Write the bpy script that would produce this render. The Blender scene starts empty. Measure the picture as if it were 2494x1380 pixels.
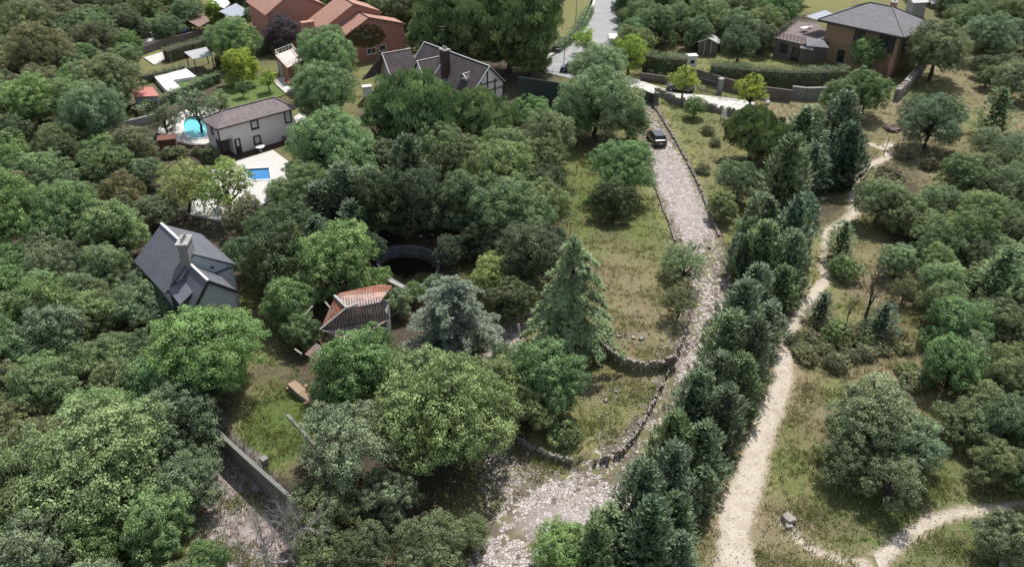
import bpy, math, random
import numpy as np
from mathutils import Vector, Matrix
R_ = math.radians
sc = bpy.context.scene
# ---------------------------------------------------------------- camera, sky, sun, exposure
CAM_H, PITCH, FPX = 45.0, R_(33), 1950.0
cd = bpy.data.cameras.new('camera'); cam = bpy.data.objects.new('camera', cd); sc.collection.objects.link(cam)
cam.location = (0, 0, CAM_H); cam.rotation_euler = (R_(90) - PITCH, 0, 0)
cd.sensor_fit = 'HORIZONTAL'; cd.sensor_width = 36; cd.lens = 36 * FPX / 2494; cd.clip_end = 8000; cd.clip_start = .5
sc.camera = cam
SUN = Vector((0.20, 0.48, 0.86)).normalized()
EL, AZ = math.asin(SUN.z), math.atan2(SUN.x, SUN.y)
w = bpy.data.worlds.new('World'); sc.world = w; w.use_nodes = True
nt = w.node_tree; sky = nt.nodes.new('ShaderNodeTexSky'); sky.sky_type = 'NISHITA'; sky.sun_disc = False
sky.sun_elevation = EL; sky.sun_rotation = AZ
hsv = nt.nodes.new('ShaderNodeHueSaturation'); hsv.inputs['Saturation'].default_value = .55; nt.links.new(sky.outputs[0], hsv.inputs['Color'])   # hazy, whitish summer sky
nt.links.new(hsv.outputs[0], nt.nodes['Background'].inputs[0]); nt.nodes['Background'].inputs[1].default_value = .15
ld = bpy.data.lights.new('sun', 'SUN'); ld.energy = 4.7; ld.angle = R_(.55); ld.color = (1, .96, .90)
so = bpy.data.objects.new('sun', ld); sc.collection.objects.link(so); so.rotation_euler = SUN.to_track_quat('Z', 'Y').to_euler(); so.location = (0, 60, 90)
sc.view_settings.view_transform = 'Standard'; sc.view_settings.look = 'None'; sc.view_settings.exposure = .2; sc.view_settings.gamma = 1
sc.cycles.max_bounces = 5; sc.cycles.diffuse_bounces = 2; sc.cycles.transparent_max_bounces = 4

# ---------------------------------------------------------------- helpers
rng = np.random.default_rng(7); random.seed(7)
sP, cP = math.sin(PITCH), math.cos(PITCH)
def U(px, py, z=0.0):
    "photo pixel -> world point at height z"
    u = (px - 1247) / FPX; v = (py - 690) / FPX
    t = (z - CAM_H) / (-sP - v * cP)
    return Vector((u * t, (cP - v * sP) * t, z))
def ppm(p): return FPX / (p[1] * cP - (p[2] - CAM_H) * sP)
def U2(px, py, z=0.0):
    p = U(px, py, z); return (p.x, p.y)

def tag(o, label=None, cat=None, group=None, kind=None):
    if label: o['label'] = label
    if cat: o['category'] = cat
    if group: o['group'] = group
    if kind: o['kind'] = kind
    return o
def empty(name, loc, label=None, cat=None, group=None):
    o = bpy.data.objects.new(name, None); sc.collection.objects.link(o); o.location = loc; o.empty_display_size = .5
    return tag(o, label, cat, group)

class MB:
    "collects polygons, links them as ONE mesh object"
    def __init__(s): s.v = []; s.f = []
    def add(s, vs, fs):
        n = len(s.v); s.v += [tuple(p) for p in vs]; s.f += [tuple(i + n for i in f) for f in fs]; return s
    def box(s, c, size, ang=0, tilt=None):
        x, y, z = [a / 2 for a in size]; M = Matrix.Rotation(ang, 4, 'Z')
        if tilt: M = M @ Matrix.Rotation(tilt[1], 4, tilt[0])
        vs = [Vector(c) + M @ Vector((a * x, b * y, k * z)) for k in (-1, 1) for b in (-1, 1) for a in (-1, 1)]
        return s.add(vs, [(0, 2, 3, 1), (4, 5, 7, 6), (0, 1, 5, 4), (2, 6, 7, 3), (0, 4, 6, 2), (1, 3, 7, 5)])
    def slab(s, pts, th, d=None):
        "polygon extruded backwards along its normal (or d) by th"
        pts = [Vector(p) for p in pts]; n = Vector((0, 0, 0))
        for i in range(len(pts)):
            a, b = pts[i], pts[(i + 1) % len(pts)]; n += a.cross(b)
        n.normalize()
        if n.z < -1e-4 and d is None: pts.reverse(); n = -n
        off = (d if d is not None else -n * th); m = len(pts)
        return s.add(pts + [p + off for p in pts], [tuple(range(m)), tuple(range(2 * m - 1, m - 1, -1))] + [(i, i + m, (i + 1) % m + m, (i + 1) % m) for i in range(m)])
    def prism(s, pts, z0, z1):
        "vertical prism over a 2D outline"
        a = sum(pts[i][0] * pts[(i + 1) % len(pts)][1] - pts[(i + 1) % len(pts)][0] * pts[i][1] for i in range(len(pts)))
        if a < 0: pts = pts[::-1]
        m = len(pts); vs = [(p[0], p[1], z0) for p in pts] + [(p[0], p[1], z1) for p in pts]
        return s.add(vs, [tuple(range(m - 1, -1, -1)), tuple(range(m, 2 * m))] + [(i, (i + 1) % m, (i + 1) % m + m, i + m) for i in range(m)])
    def tube(s, pts, rad, n=6, cap=True):
        pts = [Vector([float(x) for x in p]) for p in pts]; rings = []
        rad = [float(x) for x in rad] if hasattr(rad, '__len__') else [rad] * len(pts)
        for i, p in enumerate(pts):
            d = (pts[min(i + 1, len(pts) - 1)] - pts[max(i - 1, 0)]).normalized()
            a = d.cross(Vector((0, 0, 1)));  a = a.normalized() if a.length > .05 else d.cross(Vector((1, 0, 0))).normalized()
            b = d.cross(a); rings.append([p + rad[i] * (math.cos(t) * a + math.sin(t) * b) for t in [2 * math.pi * k / n for k in range(n)]])
        fs = [(i * n + k, i * n + (k + 1) % n, (i + 1) * n + (k + 1) % n, (i + 1) * n + k) for i in range(len(pts) - 1) for k in range(n)]
        if cap: fs += [tuple(range(n - 1, -1, -1)), tuple((len(pts) - 1) * n + k for k in range(n))]
        return s.add([q for r in rings for q in r], [f[::-1] for f in fs])
    def bar(s, a, b, w=.1, h=None):
        "rectangular bar between two points"
        a, b = Vector(a), Vector(b); h = h or w; d = (b - a).normalized(); x = d.cross(Vector((0, 0, 1)))
        x = x.normalized() if x.length > .02 else Vector((1, 0, 0)); y = x.cross(d)
        vs = [q + i * x * w / 2 + j * y * h / 2 for q in (a, b) for j in (-1, 1) for i in (-1, 1)]
        return s.add(vs, [(0, 1, 3, 2), (4, 6, 7, 5), (0, 4, 5, 1), (2, 3, 7, 6), (0, 2, 6, 4), (1, 5, 7, 3)])
    def build(s, name, mat, parent=None, label=None, cat=None, group=None, kind=None, smooth=False):
        V = np.array(s.v, float); off = Vector((0, 0, 0))
        par = parent
        while par is not None: off += par.location; par = par.parent
        if parent is None and kind != 'structure':
            off = Vector((V[:, 0].mean(), V[:, 1].mean(), V[:, 2].min()))
        V -= np.array(off)
        me = bpy.data.meshes.new(name); me.from_pydata([tuple(p) for p in V], [], s.f); me.update()
        o = bpy.data.objects.new(name, me); sc.collection.objects.link(o)
        if parent is None: o.location = off if kind != 'structure' else (0, 0, 0)
        o.parent = parent
        uv = me.uv_layers.new(name='UVMap'); ud = np.zeros((len(me.loops), 2))
        for p in me.polygons:
            n = p.normal; t = Vector((0, 0, 1)).cross(n)
            t = t.normalized() if t.length > .01 else Vector((1, 0, 0)); b = n.cross(t)
            for li, vi in zip(p.loop_indices, p.vertices):
                c = me.vertices[vi].co + off; ud[li] = (c.dot(t), c.dot(b))
        uv.data.foreach_set('uv', ud.ravel())
        if smooth: me.polygons.foreach_set('use_smooth', [True] * len(me.polygons))
        if mat: me.materials.append(mat)
        return tag(o, label, cat, group, kind)

# ---------------------------------------------------------------- materials
def newmat(name):
    m = bpy.data.materials.new(name); m.use_nodes = True; N = m.node_tree.nodes; L = m.node_tree.links
    return m, N, L, N['Principled BSDF']
def nd(N, t, **k):
    n = N.new(t)
    for a, b in k.items():
        if a in n.inputs.keys() if isinstance(a, str) else False: n.inputs[a].default_value = b
        else: setattr(n, a, b)
    return n
def mixc(N, L, fac, a, b, blend='MIX'):
    m = N.new('ShaderNodeMix'); m.data_type = 'RGBA'; m.blend_type = blend
    for s, v in ((0, fac), (6, a), (7, b)):
        if isinstance(v, bpy.types.NodeSocket): L.new(v, m.inputs[s])
        else: m.inputs[s].default_value = v if s == 0 else (tuple(v) + (1,) if len(v) == 3 else v)
    return m.outputs[2]
def noise(N, L, vec, scale, detail=4, rough=.55, dist=0):
    n = N.new('ShaderNodeTexNoise'); n.inputs['Scale'].default_value = scale; n.inputs['Detail'].default_value = detail
    n.inputs['Roughness'].default_value = rough; n.inputs['Distortion'].default_value = dist
    if vec is not None: L.new(vec, n.inputs['Vector'])
    return n.outputs[0]
def ramp(N, L, f, lo, hi, a=0., b=1.):
    m = N.new('ShaderNodeMapRange'); m.inputs[1].default_value = lo; m.inputs[2].default_value = hi; m.inputs[3].default_value = a; m.inputs[4].default_value = b
    L.new(f, m.inputs[0]); return m.outputs[0]
def math_(N, L, op, a, b=None):
    m = N.new('ShaderNodeMath'); m.operation = op
    for i, v in enumerate((a, b)):
        if v is None: continue
        if isinstance(v, bpy.types.NodeSocket): L.new(v, m.inputs[i])
        else: m.inputs[i].default_value = v
    return m.outputs[0]
def bump(N, L, h, bs, strength=.4, dist=.05):
    b = N.new('ShaderNodeBump'); b.inputs['Strength'].default_value = strength; b.inputs['Distance'].default_value = dist
    L.new(h, b.inputs['Height']); L.new(b.outputs[0], bs.inputs['Normal'])
def wpos(N): return N.new('ShaderNodeNewGeometry').outputs['Position']

def plain(name, c1, c2=None, rough=.8, scale=1.2, metal=0, bs_=.2, stain=.0, spec=.3):
    m, N, L, B = newmat(name); c2 = c2 or tuple(x * .72 for x in c1); P = wpos(N)
    n = noise(N, L, P, scale, 5, .62); n2 = noise(N, L, P, scale * 9, 3)
    f = math_(N, L, 'ADD', ramp(N, L, n, .35, .68, 0, .75), ramp(N, L, n2, .3, .7, 0, .35))
    L.new(mixc(N, L, f, c1, c2), B.inputs['Base Color'])
    B.inputs['Roughness'].default_value = rough; B.inputs['Metallic'].default_value = metal; B.inputs['Specular IOR Level'].default_value = spec
    if bs_: bump(N, L, n2, B, bs_, .03)
    return m
def bricky(name, c1, c2, mortar, bw=.3, bh=.1, ms=.012, rough=.85, off=.5, var=.5, bstr=.5, patch=None, dist=.02):
    "brick / tile / stone courses on the UV, in metres"
    m, N, L, B = newmat(name); uv = N.new('ShaderNodeUVMap').outputs[0]
    t = N.new('ShaderNodeTexBrick'); t.offset = off; L.new(uv, t.inputs['Vector'])
    t.inputs['Color1'].default_value = tuple(c1) + (1,); t.inputs['Color2'].default_value = tuple(c2) + (1,); t.inputs['Mortar'].default_value = tuple(mortar) + (1,)
    t.inputs['Scale'].default_value = 1; t.inputs['Mortar Size'].default_value = ms; t.inputs['Mortar Smooth'].default_value = .2
    t.inputs['Brick Width'].default_value = bw; t.inputs['Row Height'].default_value = bh
    P = wpos(N); n = noise(N, L, P, .8, 5, .6); n2 = noise(N, L, P, 6, 3)
    c = mixc(N, L, ramp(N, L, n, .3, .7, 0, var), t.outputs[0], (.5, .5, .5), 'MULTIPLY')
    c = mixc(N, L, ramp(N, L, n2, .4, .75, 0, .35), c, (.55, .52, .5), 'MULTIPLY')
    if patch: c = mixc(N, L, ramp(N, L, noise(N, L, P, .9, 6, .7), .5, .58), c, patch)
    L.new(c, B.inputs['Base Color']); B.inputs['Roughness'].default_value = rough; B.inputs['Specular IOR Level'].default_value = .25
    bump(N, L, math_(N, L, 'SUBTRACT', ramp(N, L, n2, 0, 1, 0, .4), t.outputs[1]), B, bstr, dist)
    return m
GRASS = dict()
def ground_color(N, L, P):
    "meadow, dry grass, lush grass and bare soil, by the painted ground cover attribute"
    at = N.new('ShaderNodeAttribute'); at.attribute_name = 'cover'; sep = N.new('ShaderNodeSeparateColor'); L.new(at.outputs['Color'], sep.inputs[0])
    n1 = noise(N, L, P, .16, 6, .6); n2 = noise(N, L, P, 1.1, 7, .68, .6); n3 = noise(N, L, P, 7, 4, .7)
    mixn = math_(N, L, 'ADD', math_(N, L, 'MULTIPLY', ramp(N, L, n1, .3, .7), .4), math_(N, L, 'MULTIPLY', ramp(N, L, n2, .28, .72), .6))
    def thr(ch, wd=.32):
        s = math_(N, L, 'ADD', ch, math_(N, L, 'SUBTRACT', mixn, .5)); return ramp(N, L, s, .5 - wd, .5 + wd)
    green = mixc(N, L, ramp(N, L, n3, .3, .7), (.19, .20, .08), (.10, .115, .045))
    green = mixc(N, L, ramp(N, L, n2, .35, .7), green, (.225, .215, .09))
    dry = mixc(N, L, ramp(N, L, n3, .3, .7), (.30, .25, .155), (.165, .135, .085))
    dry = mixc(N, L, ramp(N, L, n2, .4, .75), dry, (.21, .175, .115))
    lush = mixc(N, L, ramp(N, L, n3, .3, .7), (.125, .175, .050), (.07, .105, .03))
    lush = mixc(N, L, ramp(N, L, n2, .5, .72), lush, (.15, .14, .06))
    soil = mixc(N, L, ramp(N, L, n3, .35, .65), (.12, .098, .07), (.055, .046, .035))
    c = mixc(N, L, thr(sep.outputs[2]), green, lush)
    c = mixc(N, L, thr(sep.outputs[0]), c, dry)
    c = mixc(N, L, thr(sep.outputs[1]), c, soil)
    # little stones and straw showing through
    v = N.new('ShaderNodeTexVoronoi'); v.inputs['Scale'].default_value = 2.3; L.new(P, v.inputs['Vector'])
    st = math_(N, L, 'MULTIPLY', math_(N, L, 'LESS_THAN', v.outputs['Distance'], .11), ramp(N, L, noise(N, L, P, .35, 3), .52, .62))
    c = mixc(N, L, math_(N, L, 'MULTIPLY', st, .8), c, (.34, .30, .26))
    return c, math_(N, L, 'ADD', n3, math_(N, L, 'MULTIPLY', n2, 1.5)), sep
def mat_ground():
    m, N, L, B = newmat('ground'); P = wpos(N); c, h, _ = ground_color(N, L, P); L.new(c, B.inputs['Base Color'])
    B.inputs['Roughness'].default_value = .95; B.inputs['Specular IOR Level'].default_value = .1; bump(N, L, h, B, .9, .12); return m
def mat_sheet(name, kind):
    "a path or paved surface whose ragged edge lets the meadow through"
    m, N, L, B = newmat(name); P = wpos(N); g, gh, _ = ground_color(N, L, P)
    at = N.new('ShaderNodeAttribute'); at.attribute_name = 'surf'; sep = N.new('ShaderNodeSeparateColor'); L.new(at.outputs['Color'], sep.inputs[0])
    n2 = noise(N, L, P, .9, 7, .7, .4); n3 = noise(N, L, P, 6, 5, .7)
    edge = math_(N, L, 'ADD', sep.outputs[0], math_(N, L, 'MULTIPLY', math_(N, L, 'SUBTRACT', n2, .5), 1.3))
    if kind == 'dirt':
        c = mixc(N, L, ramp(N, L, n3, .3, .72), (.58, .52, .435), (.41, .36, .29)); c = mixc(N, L, ramp(N, L, n2, .45, .7), c, (.36, .30, .235)); n4 = noise(N, L, P, 2.6, 6, .75, 1.5); c = mixc(N, L, ramp(N, L, n4, .52, .62, 0, .6), c, (.30, .26, .21)); c = mixc(N, L, ramp(N, L, n4, .30, .40, .5, 0), c, (.64, .59, .52))
        f = ramp(N, L, math_(N, L, 'ADD', edge, math_(N, L, 'MULTIPLY', math_(N, L, 'SUBTRACT', n3, .5), 1.3)), .36, .62); h = math_(N, L, 'ADD', n3, n4)
        tan = mixc(N, L, n3, (.30, .245, .17), (.22, .18, .125)); g = mixc(N, L, ramp(N, L, edge, .12, .4, 0, .75), g, tan)
    elif kind == 'duff':
        c = mixc(N, L, ramp(N, L, n3, .4, .6), (.32, .27, .265), (.10, .07, .07)); n4 = noise(N, L, P, 2.5, 8, .8, 1); c = mixc(N, L, ramp(N, L, n4, .45, .6), c, (.42, .37, .36)); c = mixc(N, L, ramp(N, L, n2, .5, .62, 0, .7), c, (.15, .10, .09)); f = ramp(N, L, edge, .35, .65); h = n3
    else:
        wv = N.new('ShaderNodeVectorMath'); wv.operation = 'ADD'; sc_ = N.new('ShaderNodeVectorMath'); sc_.operation = 'SCALE'
        nz = N.new('ShaderNodeTexNoise'); nz.inputs['Scale'].default_value = 1.5; L.new(P, nz.inputs['Vector']); L.new(nz.outputs[1], sc_.inputs[0]); sc_.inputs['Scale'].default_value = .35
        L.new(P, wv.inputs[0]); L.new(sc_.outputs[0], wv.inputs[1])
        v1 = N.new('ShaderNodeTexVoronoi'); v1.feature = 'DISTANCE_TO_EDGE'; v1.inputs['Scale'].default_value = 3.6; L.new(wv.outputs[0], v1.inputs['Vector'])
        v2 = N.new('ShaderNodeTexVoronoi'); v2.inputs['Scale'].default_value = 3.6; L.new(wv.outputs[0], v2.inputs['Vector'])
        s2 = N.new('ShaderNodeSeparateColor'); L.new(v2.outputs['Color'], s2.inputs[0])
        stone = mixc(N, L, ramp(N, L, s2.outputs[0], 0, 1), (.60, .54, .52), (.30, .26, .255)); stone = mixc(N, L, ramp(N, L, n3, .35, .7, 0, .5), stone, (.28, .24, .235))
        dens = math_(N, L, 'ADD', sep.outputs[1], math_(N, L, 'MULTIPLY', math_(N, L, 'SUBTRACT', n2, .5), 1.1))
        keep = math_(N, L, 'GREATER_THAN', dens, s2.outputs[1])
        joint = ramp(N, L, v1.outputs['Distance'], .02, .075)
        joint = math_(N, L, 'MULTIPLY', joint, ramp(N, L, n3, .25, .45))
        bed = mixc(N, L, ramp(N, L, n3, .3, .7), (.165, .135, .105), (.09, .075, .058)); bed = mixc(N, L, ramp(N, L, n2, .45, .6), bed, g)
        bed = mixc(N, L, ramp(N, L, sep.outputs[2], 0, 1), bed, (.36, .315, .305))
        f0 = math_(N, L, 'MULTIPLY', keep, joint); c = mixc(N, L, f0, bed, stone)
        f = ramp(N, L, edge, .40, .5); h = math_(N, L, 'ADD', f0, math_(N, L, 'MULTIPLY', n3, .5))
    L.new(mixc(N, L, f, g, c), B.inputs['Base Color']); B.inputs['Roughness'].default_value = .92; B.inputs['Specular IOR Level'].default_value = .15
    bump(N, L, h, B, .7, .06); return m
def mat_leaf(name, trans=.25, mot=.25):
    "leaves: colour of the tree (object colour) varied leaf by leaf and clump by clump"
    m, N, L, B = newmat(name); oi = N.new('ShaderNodeObjectInfo'); at = N.new('ShaderNodeAttribute'); at.attribute_name = 'tone'
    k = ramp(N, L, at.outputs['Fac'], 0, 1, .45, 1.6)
    c = N.new('ShaderNodeVectorMath'); c.operation = 'SCALE'; L.new(oi.outputs['Color'], c.inputs[0]); L.new(k, c.inputs['Scale'])
    hs = N.new('ShaderNodeHueSaturation'); L.new(c.outputs[0], hs.inputs['Color']); L.new(ramp(N, L, at.outputs['Fac'], 0, 1, .515, .485), hs.inputs['Hue'])
    n = noise(N, L, wpos(N), .45, 3); c2 = mixc(N, L, ramp(N, L, n, .42, .72, 0, mot), hs.outputs[0], (.19, .18, .08))
    L.new(c2, B.inputs['Base Color']); B.inputs['Roughness'].default_value = .6; B.inputs['Specular IOR Level'].default_value = .15
    tr = N.new('ShaderNodeBsdfTranslucent'); L.new(c2, tr.inputs[0]); mx = N.new('ShaderNodeMixShader'); mx.inputs[0].default_value = trans
    L.new(B.outputs[0], mx.inputs[1]); L.new(tr.outputs[0], mx.inputs[2]); L.new(mx.outputs[0], N['Material Output'].inputs[0]); return m
def mat_water(name, c, rough=.06, scale=3):
    m, N, L, B = newmat(name); P = wpos(N); n = noise(N, L, P, scale, 3)
    L.new(mixc(N, L, ramp(N, L, n, .3, .7), c, tuple(x * .8 for x in c)), B.inputs['Base Color']); B.inputs['Roughness'].default_value = rough; B.inputs['IOR'].default_value = 1.33
    bump(N, L, n, B, .15, .04); return m

M = {}
M['ground'] = mat_ground(); M['dirt'] = mat_sheet('dirt_path', 'dirt'); M['stonepave'] = mat_sheet('crazy_paving', 'pave'); M['duff'] = mat_sheet('bare_yard', 'duff')
M['leaf'] = mat_leaf('leaves'); M['needle'] = mat_leaf('needles', .08, .05)
M['bark'] = plain('bark', (.13, .105, .085), (.06, .05, .042), .95, 3, bs_=.8)
M['deadwood'] = plain('dead_wood', (.42, .38, .36), (.17, .15, .14), .9, 3, bs_=.6)
M['concrete'] = plain('concrete', (.40, .39, .37), (.27, .26, .25), .85, .7); M['pale_conc'] = plain('pale_concrete', (.62, .59, .55), (.44, .42, .40), .85, .5)
M['asphalt'] = plain('asphalt', (.33, .33, .33), (.25, .25, .255), .9, .35)
M['white'] = plain('white_paint', (.80, .79, .77), (.66, .65, .62), .6, 1); M['plaster'] = plain('pink_plaster', (.80, .73, .71), (.70, .62, .61), .9, .45)
M['greywall'] = plain('grey_render', (.46, .48, .50), (.36, .38, .40), .85, .8)
M['oldwall'] = plain('weathered_wall', (.25, .25, .235), (.13, .135, .115), .9, .7, bs_=.5)
M['brownwood'] = plain('dark_brown_wood', (.085, .05, .045), (.05, .03, .028), .7, 3); M['wood'] = plain('wood', (.30, .2, .12), (.17, .11, .07), .8, 3)
M['glass'] = plain('dark_glass', (.035, .04, .05), (.02, .025, .03), .08, 1, bs_=0, spec=.6); M['palepane'] = plain('net_curtain_pane', (.66, .66, .68), (.5, .5, .53), .3, 2, bs_=0, spec=.6)
M['metal'] = plain('grey_metal', (.30, .31, .33), (.22, .23, .25), .4, 2, metal=.6, bs_=0); M['dark'] = plain('dark_metal', (.04, .042, .045), None, .5, 2, bs_=0)
M['slate'] = bricky('slate', (.155, .158, .18), (.125, .128, .15), (.085, .087, .1), .3, .22, .01, .55, var=.35, bstr=.25)
M['slate_roof'] = bricky('grey_tiles', (.27, .26, .28), (.21, .20, .215), (.08, .075, .08), .33, .38, .035, .7, off=0, var=.35)
M['brown_tile'] = bricky('brown_tiles', (.17, .135, .135), (.115, .092, .094), (.035, .028, .03), .36, .42, .05, .75, off=0, var=.45)
M['house_tile'] = bricky('mixed_brown_tiles', (.34, .28, .275), (.25, .21, .215), (.10, .08, .08), .3, .36, .03, .8, off=0, var=.45)
M['terracotta'] = bricky('terracotta_tiles', (.54, .31, .235), (.44, .245, .185), (.24, .12, .09), .28, .36, .03, .8, off=0, var=.3)
M['old_tile'] = bricky('old_clay_tiles', (.50, .19, .10), (.34, .12, .075), (.09, .05, .04), .24, .34, .04, .9, off=0, var=.6, patch=(.24, .15, .12))
M['old_grey_tile'] = bricky('lichened_tiles', (.46, .36, .34), (.36, .28, .265), (.10, .08, .075), .24, 3.0, .05, .9, off=0, var=.6, patch=(.40, .25, .20))
M['brick'] = bricky('salmon_brick', (.50, .215, .155), (.42, .175, .13), (.45, .33, .28), .26, .08, .01, .85, var=.3, bstr=.2)
M['ochre_brick'] = bricky('ochre_brick', (.36, .22, .14), (.27, .165, .11), (.36, .28, .21), .26, .08, .012, .85, var=.3, bstr=.2)
M['brownwall'] = plain('brown_render', (.20, .16, .15), (.14, .11, .105), .9, .6)
M['fieldstone'] = plain('field_stone', (.40, .36, .32), (.17, .15, .135), .9, 2.2, bs_=.7); M['stonewall'] = bricky('rubble_wall', (.27, .25, .24), (.17, .155, .15), (.08, .075, .07), .45, .28, .03, .95, var=.5, bstr=.9, dist=.05)
M['gravelwall'] = plain('gravel_face', (.33, .32, .31), (.16, .155, .15), .95, 7, bs_=.8)
M['pool'] = mat_water('pool_water', (.13, .55, .60)); M['bluepool'] = mat_water('blue_pool_water', (.07, .25, .52)); M['palepool'] = mat_water('pale_pool', (.28, .44, .42)); M['pond'] = mat_water('dark_pond_water', (.012, .014, .008), .12, 1)
M['paving'] = bricky('white_paving', (.84, .82, .79), (.79, .77, .74), (.55, .53, .5), 1.2, 1.2, .025, .85, off=0, var=.1, bstr=.1)
M['pinkfloor'] = plain('pale_pink_tiles', (.62, .53, .49), (.5, .42, .39), .85, 1)
M['blue'] = plain('blue_fabric', (.05, .16, .55), None, .8, 3); M['bluebin'] = plain('blue_plastic', (.06, .12, .42), None, .5, 3); M['red'] = plain('red_plastic', (.5, .06, .06), None, .6, 3)
M['pinkroof'] = plain('faded_red_sheet', (.50, .20, .165), (.40, .16, .14), .8, 1.5); M['brownroof'] = plain('brown_sheet_roof', (.24, .165, .135), (.18, .12, .10), .85, 1.5)
M['greycan'] = plain('grey_canvas', (.33, .36, .40), (.26, .28, .32), .8, 1.2); M['palecan'] = plain('pale_canvas', (.42, .42, .42), (.33, .33, .34), .8, 1.2)
M['ivy'] = plain('ivy', (.075, .085, .03), (.12, .09, .035), .8, 4, bs_=1); M['black'] = plain('black_rubber', (.015, .015, .017), None, .7, 3, bs_=0)
M['greenscreen'] = plain('green_screen_fence', (.05, .07, .068), (.035, .05, .05), .8, 1)
M['orange'] = plain('orange_tape', (.6, .33, .12), None, .7, 3, bs_=0); M['netting'] = plain('lawn', (.12, .17, .05), (.075, .12, .03), .95, 2, bs_=.8)
def paint(name, c, rough=.28):
    m, N, L, B = newmat(name); n = noise(N, L, wpos(N), 3, 3); L.new(mixc(N, L, ramp(N, L, n, .3, .7), c, tuple(x * .85 + .01 for x in c)), B.inputs['Base Color'])
    B.inputs['Roughness'].default_value = rough; B.inputs['Coat Weight'].default_value = .6; B.inputs['Coat Roughness'].default_value = .08; return m
M['car_black'] = paint('black_car_paint', (.018, .02, .026)); M['car_navy'] = paint('navy_car_paint', (.035, .055, .10)); M['car_slate'] = paint('slate_car_paint', (.06, .075, .085)); M['car_dark'] = paint('charcoal_car_paint', (.028, .032, .036)); M['van_white'] = paint('white_van_paint', (.72, .72, .70))
def emis(name, c):
    m, N, L, B = newmat(name); B.inputs['Base Color'].default_value = tuple(c) + (1,); B.inputs['Roughness'].default_value = .25; return m
M['lamp_red'] = emis('tail_lamp', (.35, .02, .02)); M['lamp_clear'] = emis('clear_lamp', (.7, .7, .7))

ONES = 'zero one two three four five six seven eight nine ten eleven twelve thirteen fourteen fifteen sixteen seventeen eighteen nineteen'.split(); TENS = 'x x twenty thirty forty fifty sixty seventy eighty ninety'.split()
def say(v):
    v = int(round(min(max(v, 0), 99))); return ONES[v] if v < 20 else TENS[v // 10] + ('-' + ONES[v % 10] if v % 10 else '')
# ---------------------------------------------------------------- the lie of the land
def poly_xy(px, z=0): return np.array([U2(a, b, z) for a, b in px])
def inside(X, Y, P):
    r = np.zeros(X.shape, bool); n = len(P)
    for i in range(n):
        x1, y1 = P[i]; x2, y2 = P[(i + 1) % n]
        if y1 == y2: continue
        c = ((y1 > Y) != (y2 > Y)) & (X < (x2 - x1) * (Y - y1) / (y2 - y1) + x1); r ^= c
    return r
def segd(X, Y, P, closed=False, W=None):
    "distance to a polyline (minus the half width interpolated along it)"
    D = np.full(X.shape, 1e9); n = len(P)
    for i in range(n if closed else n - 1):
        a = P[i]; b = P[(i + 1) % n]; d = b - a; t = np.clip(((X - a[0]) * d[0] + (Y - a[1]) * d[1]) / max(d @ d, 1e-9), 0, 1)
        q = np.hypot(X - a[0] - t * d[0], Y - a[1] - t * d[1])
        if W is not None: q = q - (W[i] + t * (W[(i + 1) % n] - W[i]))
        D = np.minimum(D, q)
    return D
def sdf(X, Y, P): d = segd(X, Y, P, True); return np.where(inside(X, Y, P), d, -d)
WALL_A = [(1462, 858), (1482, 885), (1510, 903), (1545, 915), (1585, 915), (1618, 908), (1645, 893)]
WALL_B1 = [(1228, 1040), (1262, 1078), (1300, 1102), (1345, 1120), (1390, 1131)]
WALL_B2 = [(1428, 1134), (1470, 1126), (1512, 1108), (1545, 1072), (1575, 1020), (1602, 965), (1630, 910), (1656, 860), (1672, 805), (1684, 760)]
TER_A = poly_xy(WALL_A + [(1665, 850), (1640, 740), (1600, 560), (1400, 560), (1380, 760), (1440, 840)])
TER_B = poly_xy(WALL_B1 + WALL_B2 + [(1650, 700), (1400, 640), (1380, 850), (1240, 960)])
TER_C = poly_xy([(430, 970), (505, 1022), (560, 1078), (620, 1133), (690, 1195), (748, 1250), (830, 1230), (900, 1050), (780, 900), (560, 870)], 2.0)
def sst(x): x = np.clip(x, 0, 1); return x * x * (3 - 2 * x)
POND = poly_xy([(918, 632), (930, 612), (960, 600), (1000, 598), (1045, 608), (1068, 632), (1066, 660), (1040, 688), (1000, 700), (962, 684), (930, 660)], .2)
def hgt(X, Y):
    X = np.asarray(X, float); Y = np.asarray(Y, float)
    z = .22 * np.sin(X * .11 + 1) * np.sin(Y * .09) + .08 * np.sin(X * .43 + Y * .31)
    z = z * sst((np.hypot(X + 38, (Y - 110) * .7) - 14) / 12) * sst((112 - Y) / 14) * .8
    z = z + .75 * sst(sdf(X, Y, TER_A) / .5 + .5) * sst((92 - Y) / 30 + .2) + .55 * sst(sdf(X, Y, TER_B) / .5 + .5) * sst((82 - Y) / 24)
    z = z + 2.0 * sst(sdf(X, Y, TER_C) / .5 + .2) * sst((66 - Y) / 8)
    z = z - 1.9 * sst(sdf(X, Y, POND) / .5)
    return z
def h1(x, y): return float(hgt(np.array([x]), np.array([y]))[0])
far = [40, 80, 160, 320, 700, 1500, 3500]
gx = np.array([-112 - a for a in far[::-1]] + list(np.arange(-112, 114.01, .5)) + [114 + a for a in far])
gy = np.array([27 - a for a in far[::-1]] + list(np.arange(27, 200.01, .5)) + [200 + a for a in far])
GX, GY = np.meshgrid(gx, gy); GZ = hgt(GX, GY)
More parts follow.
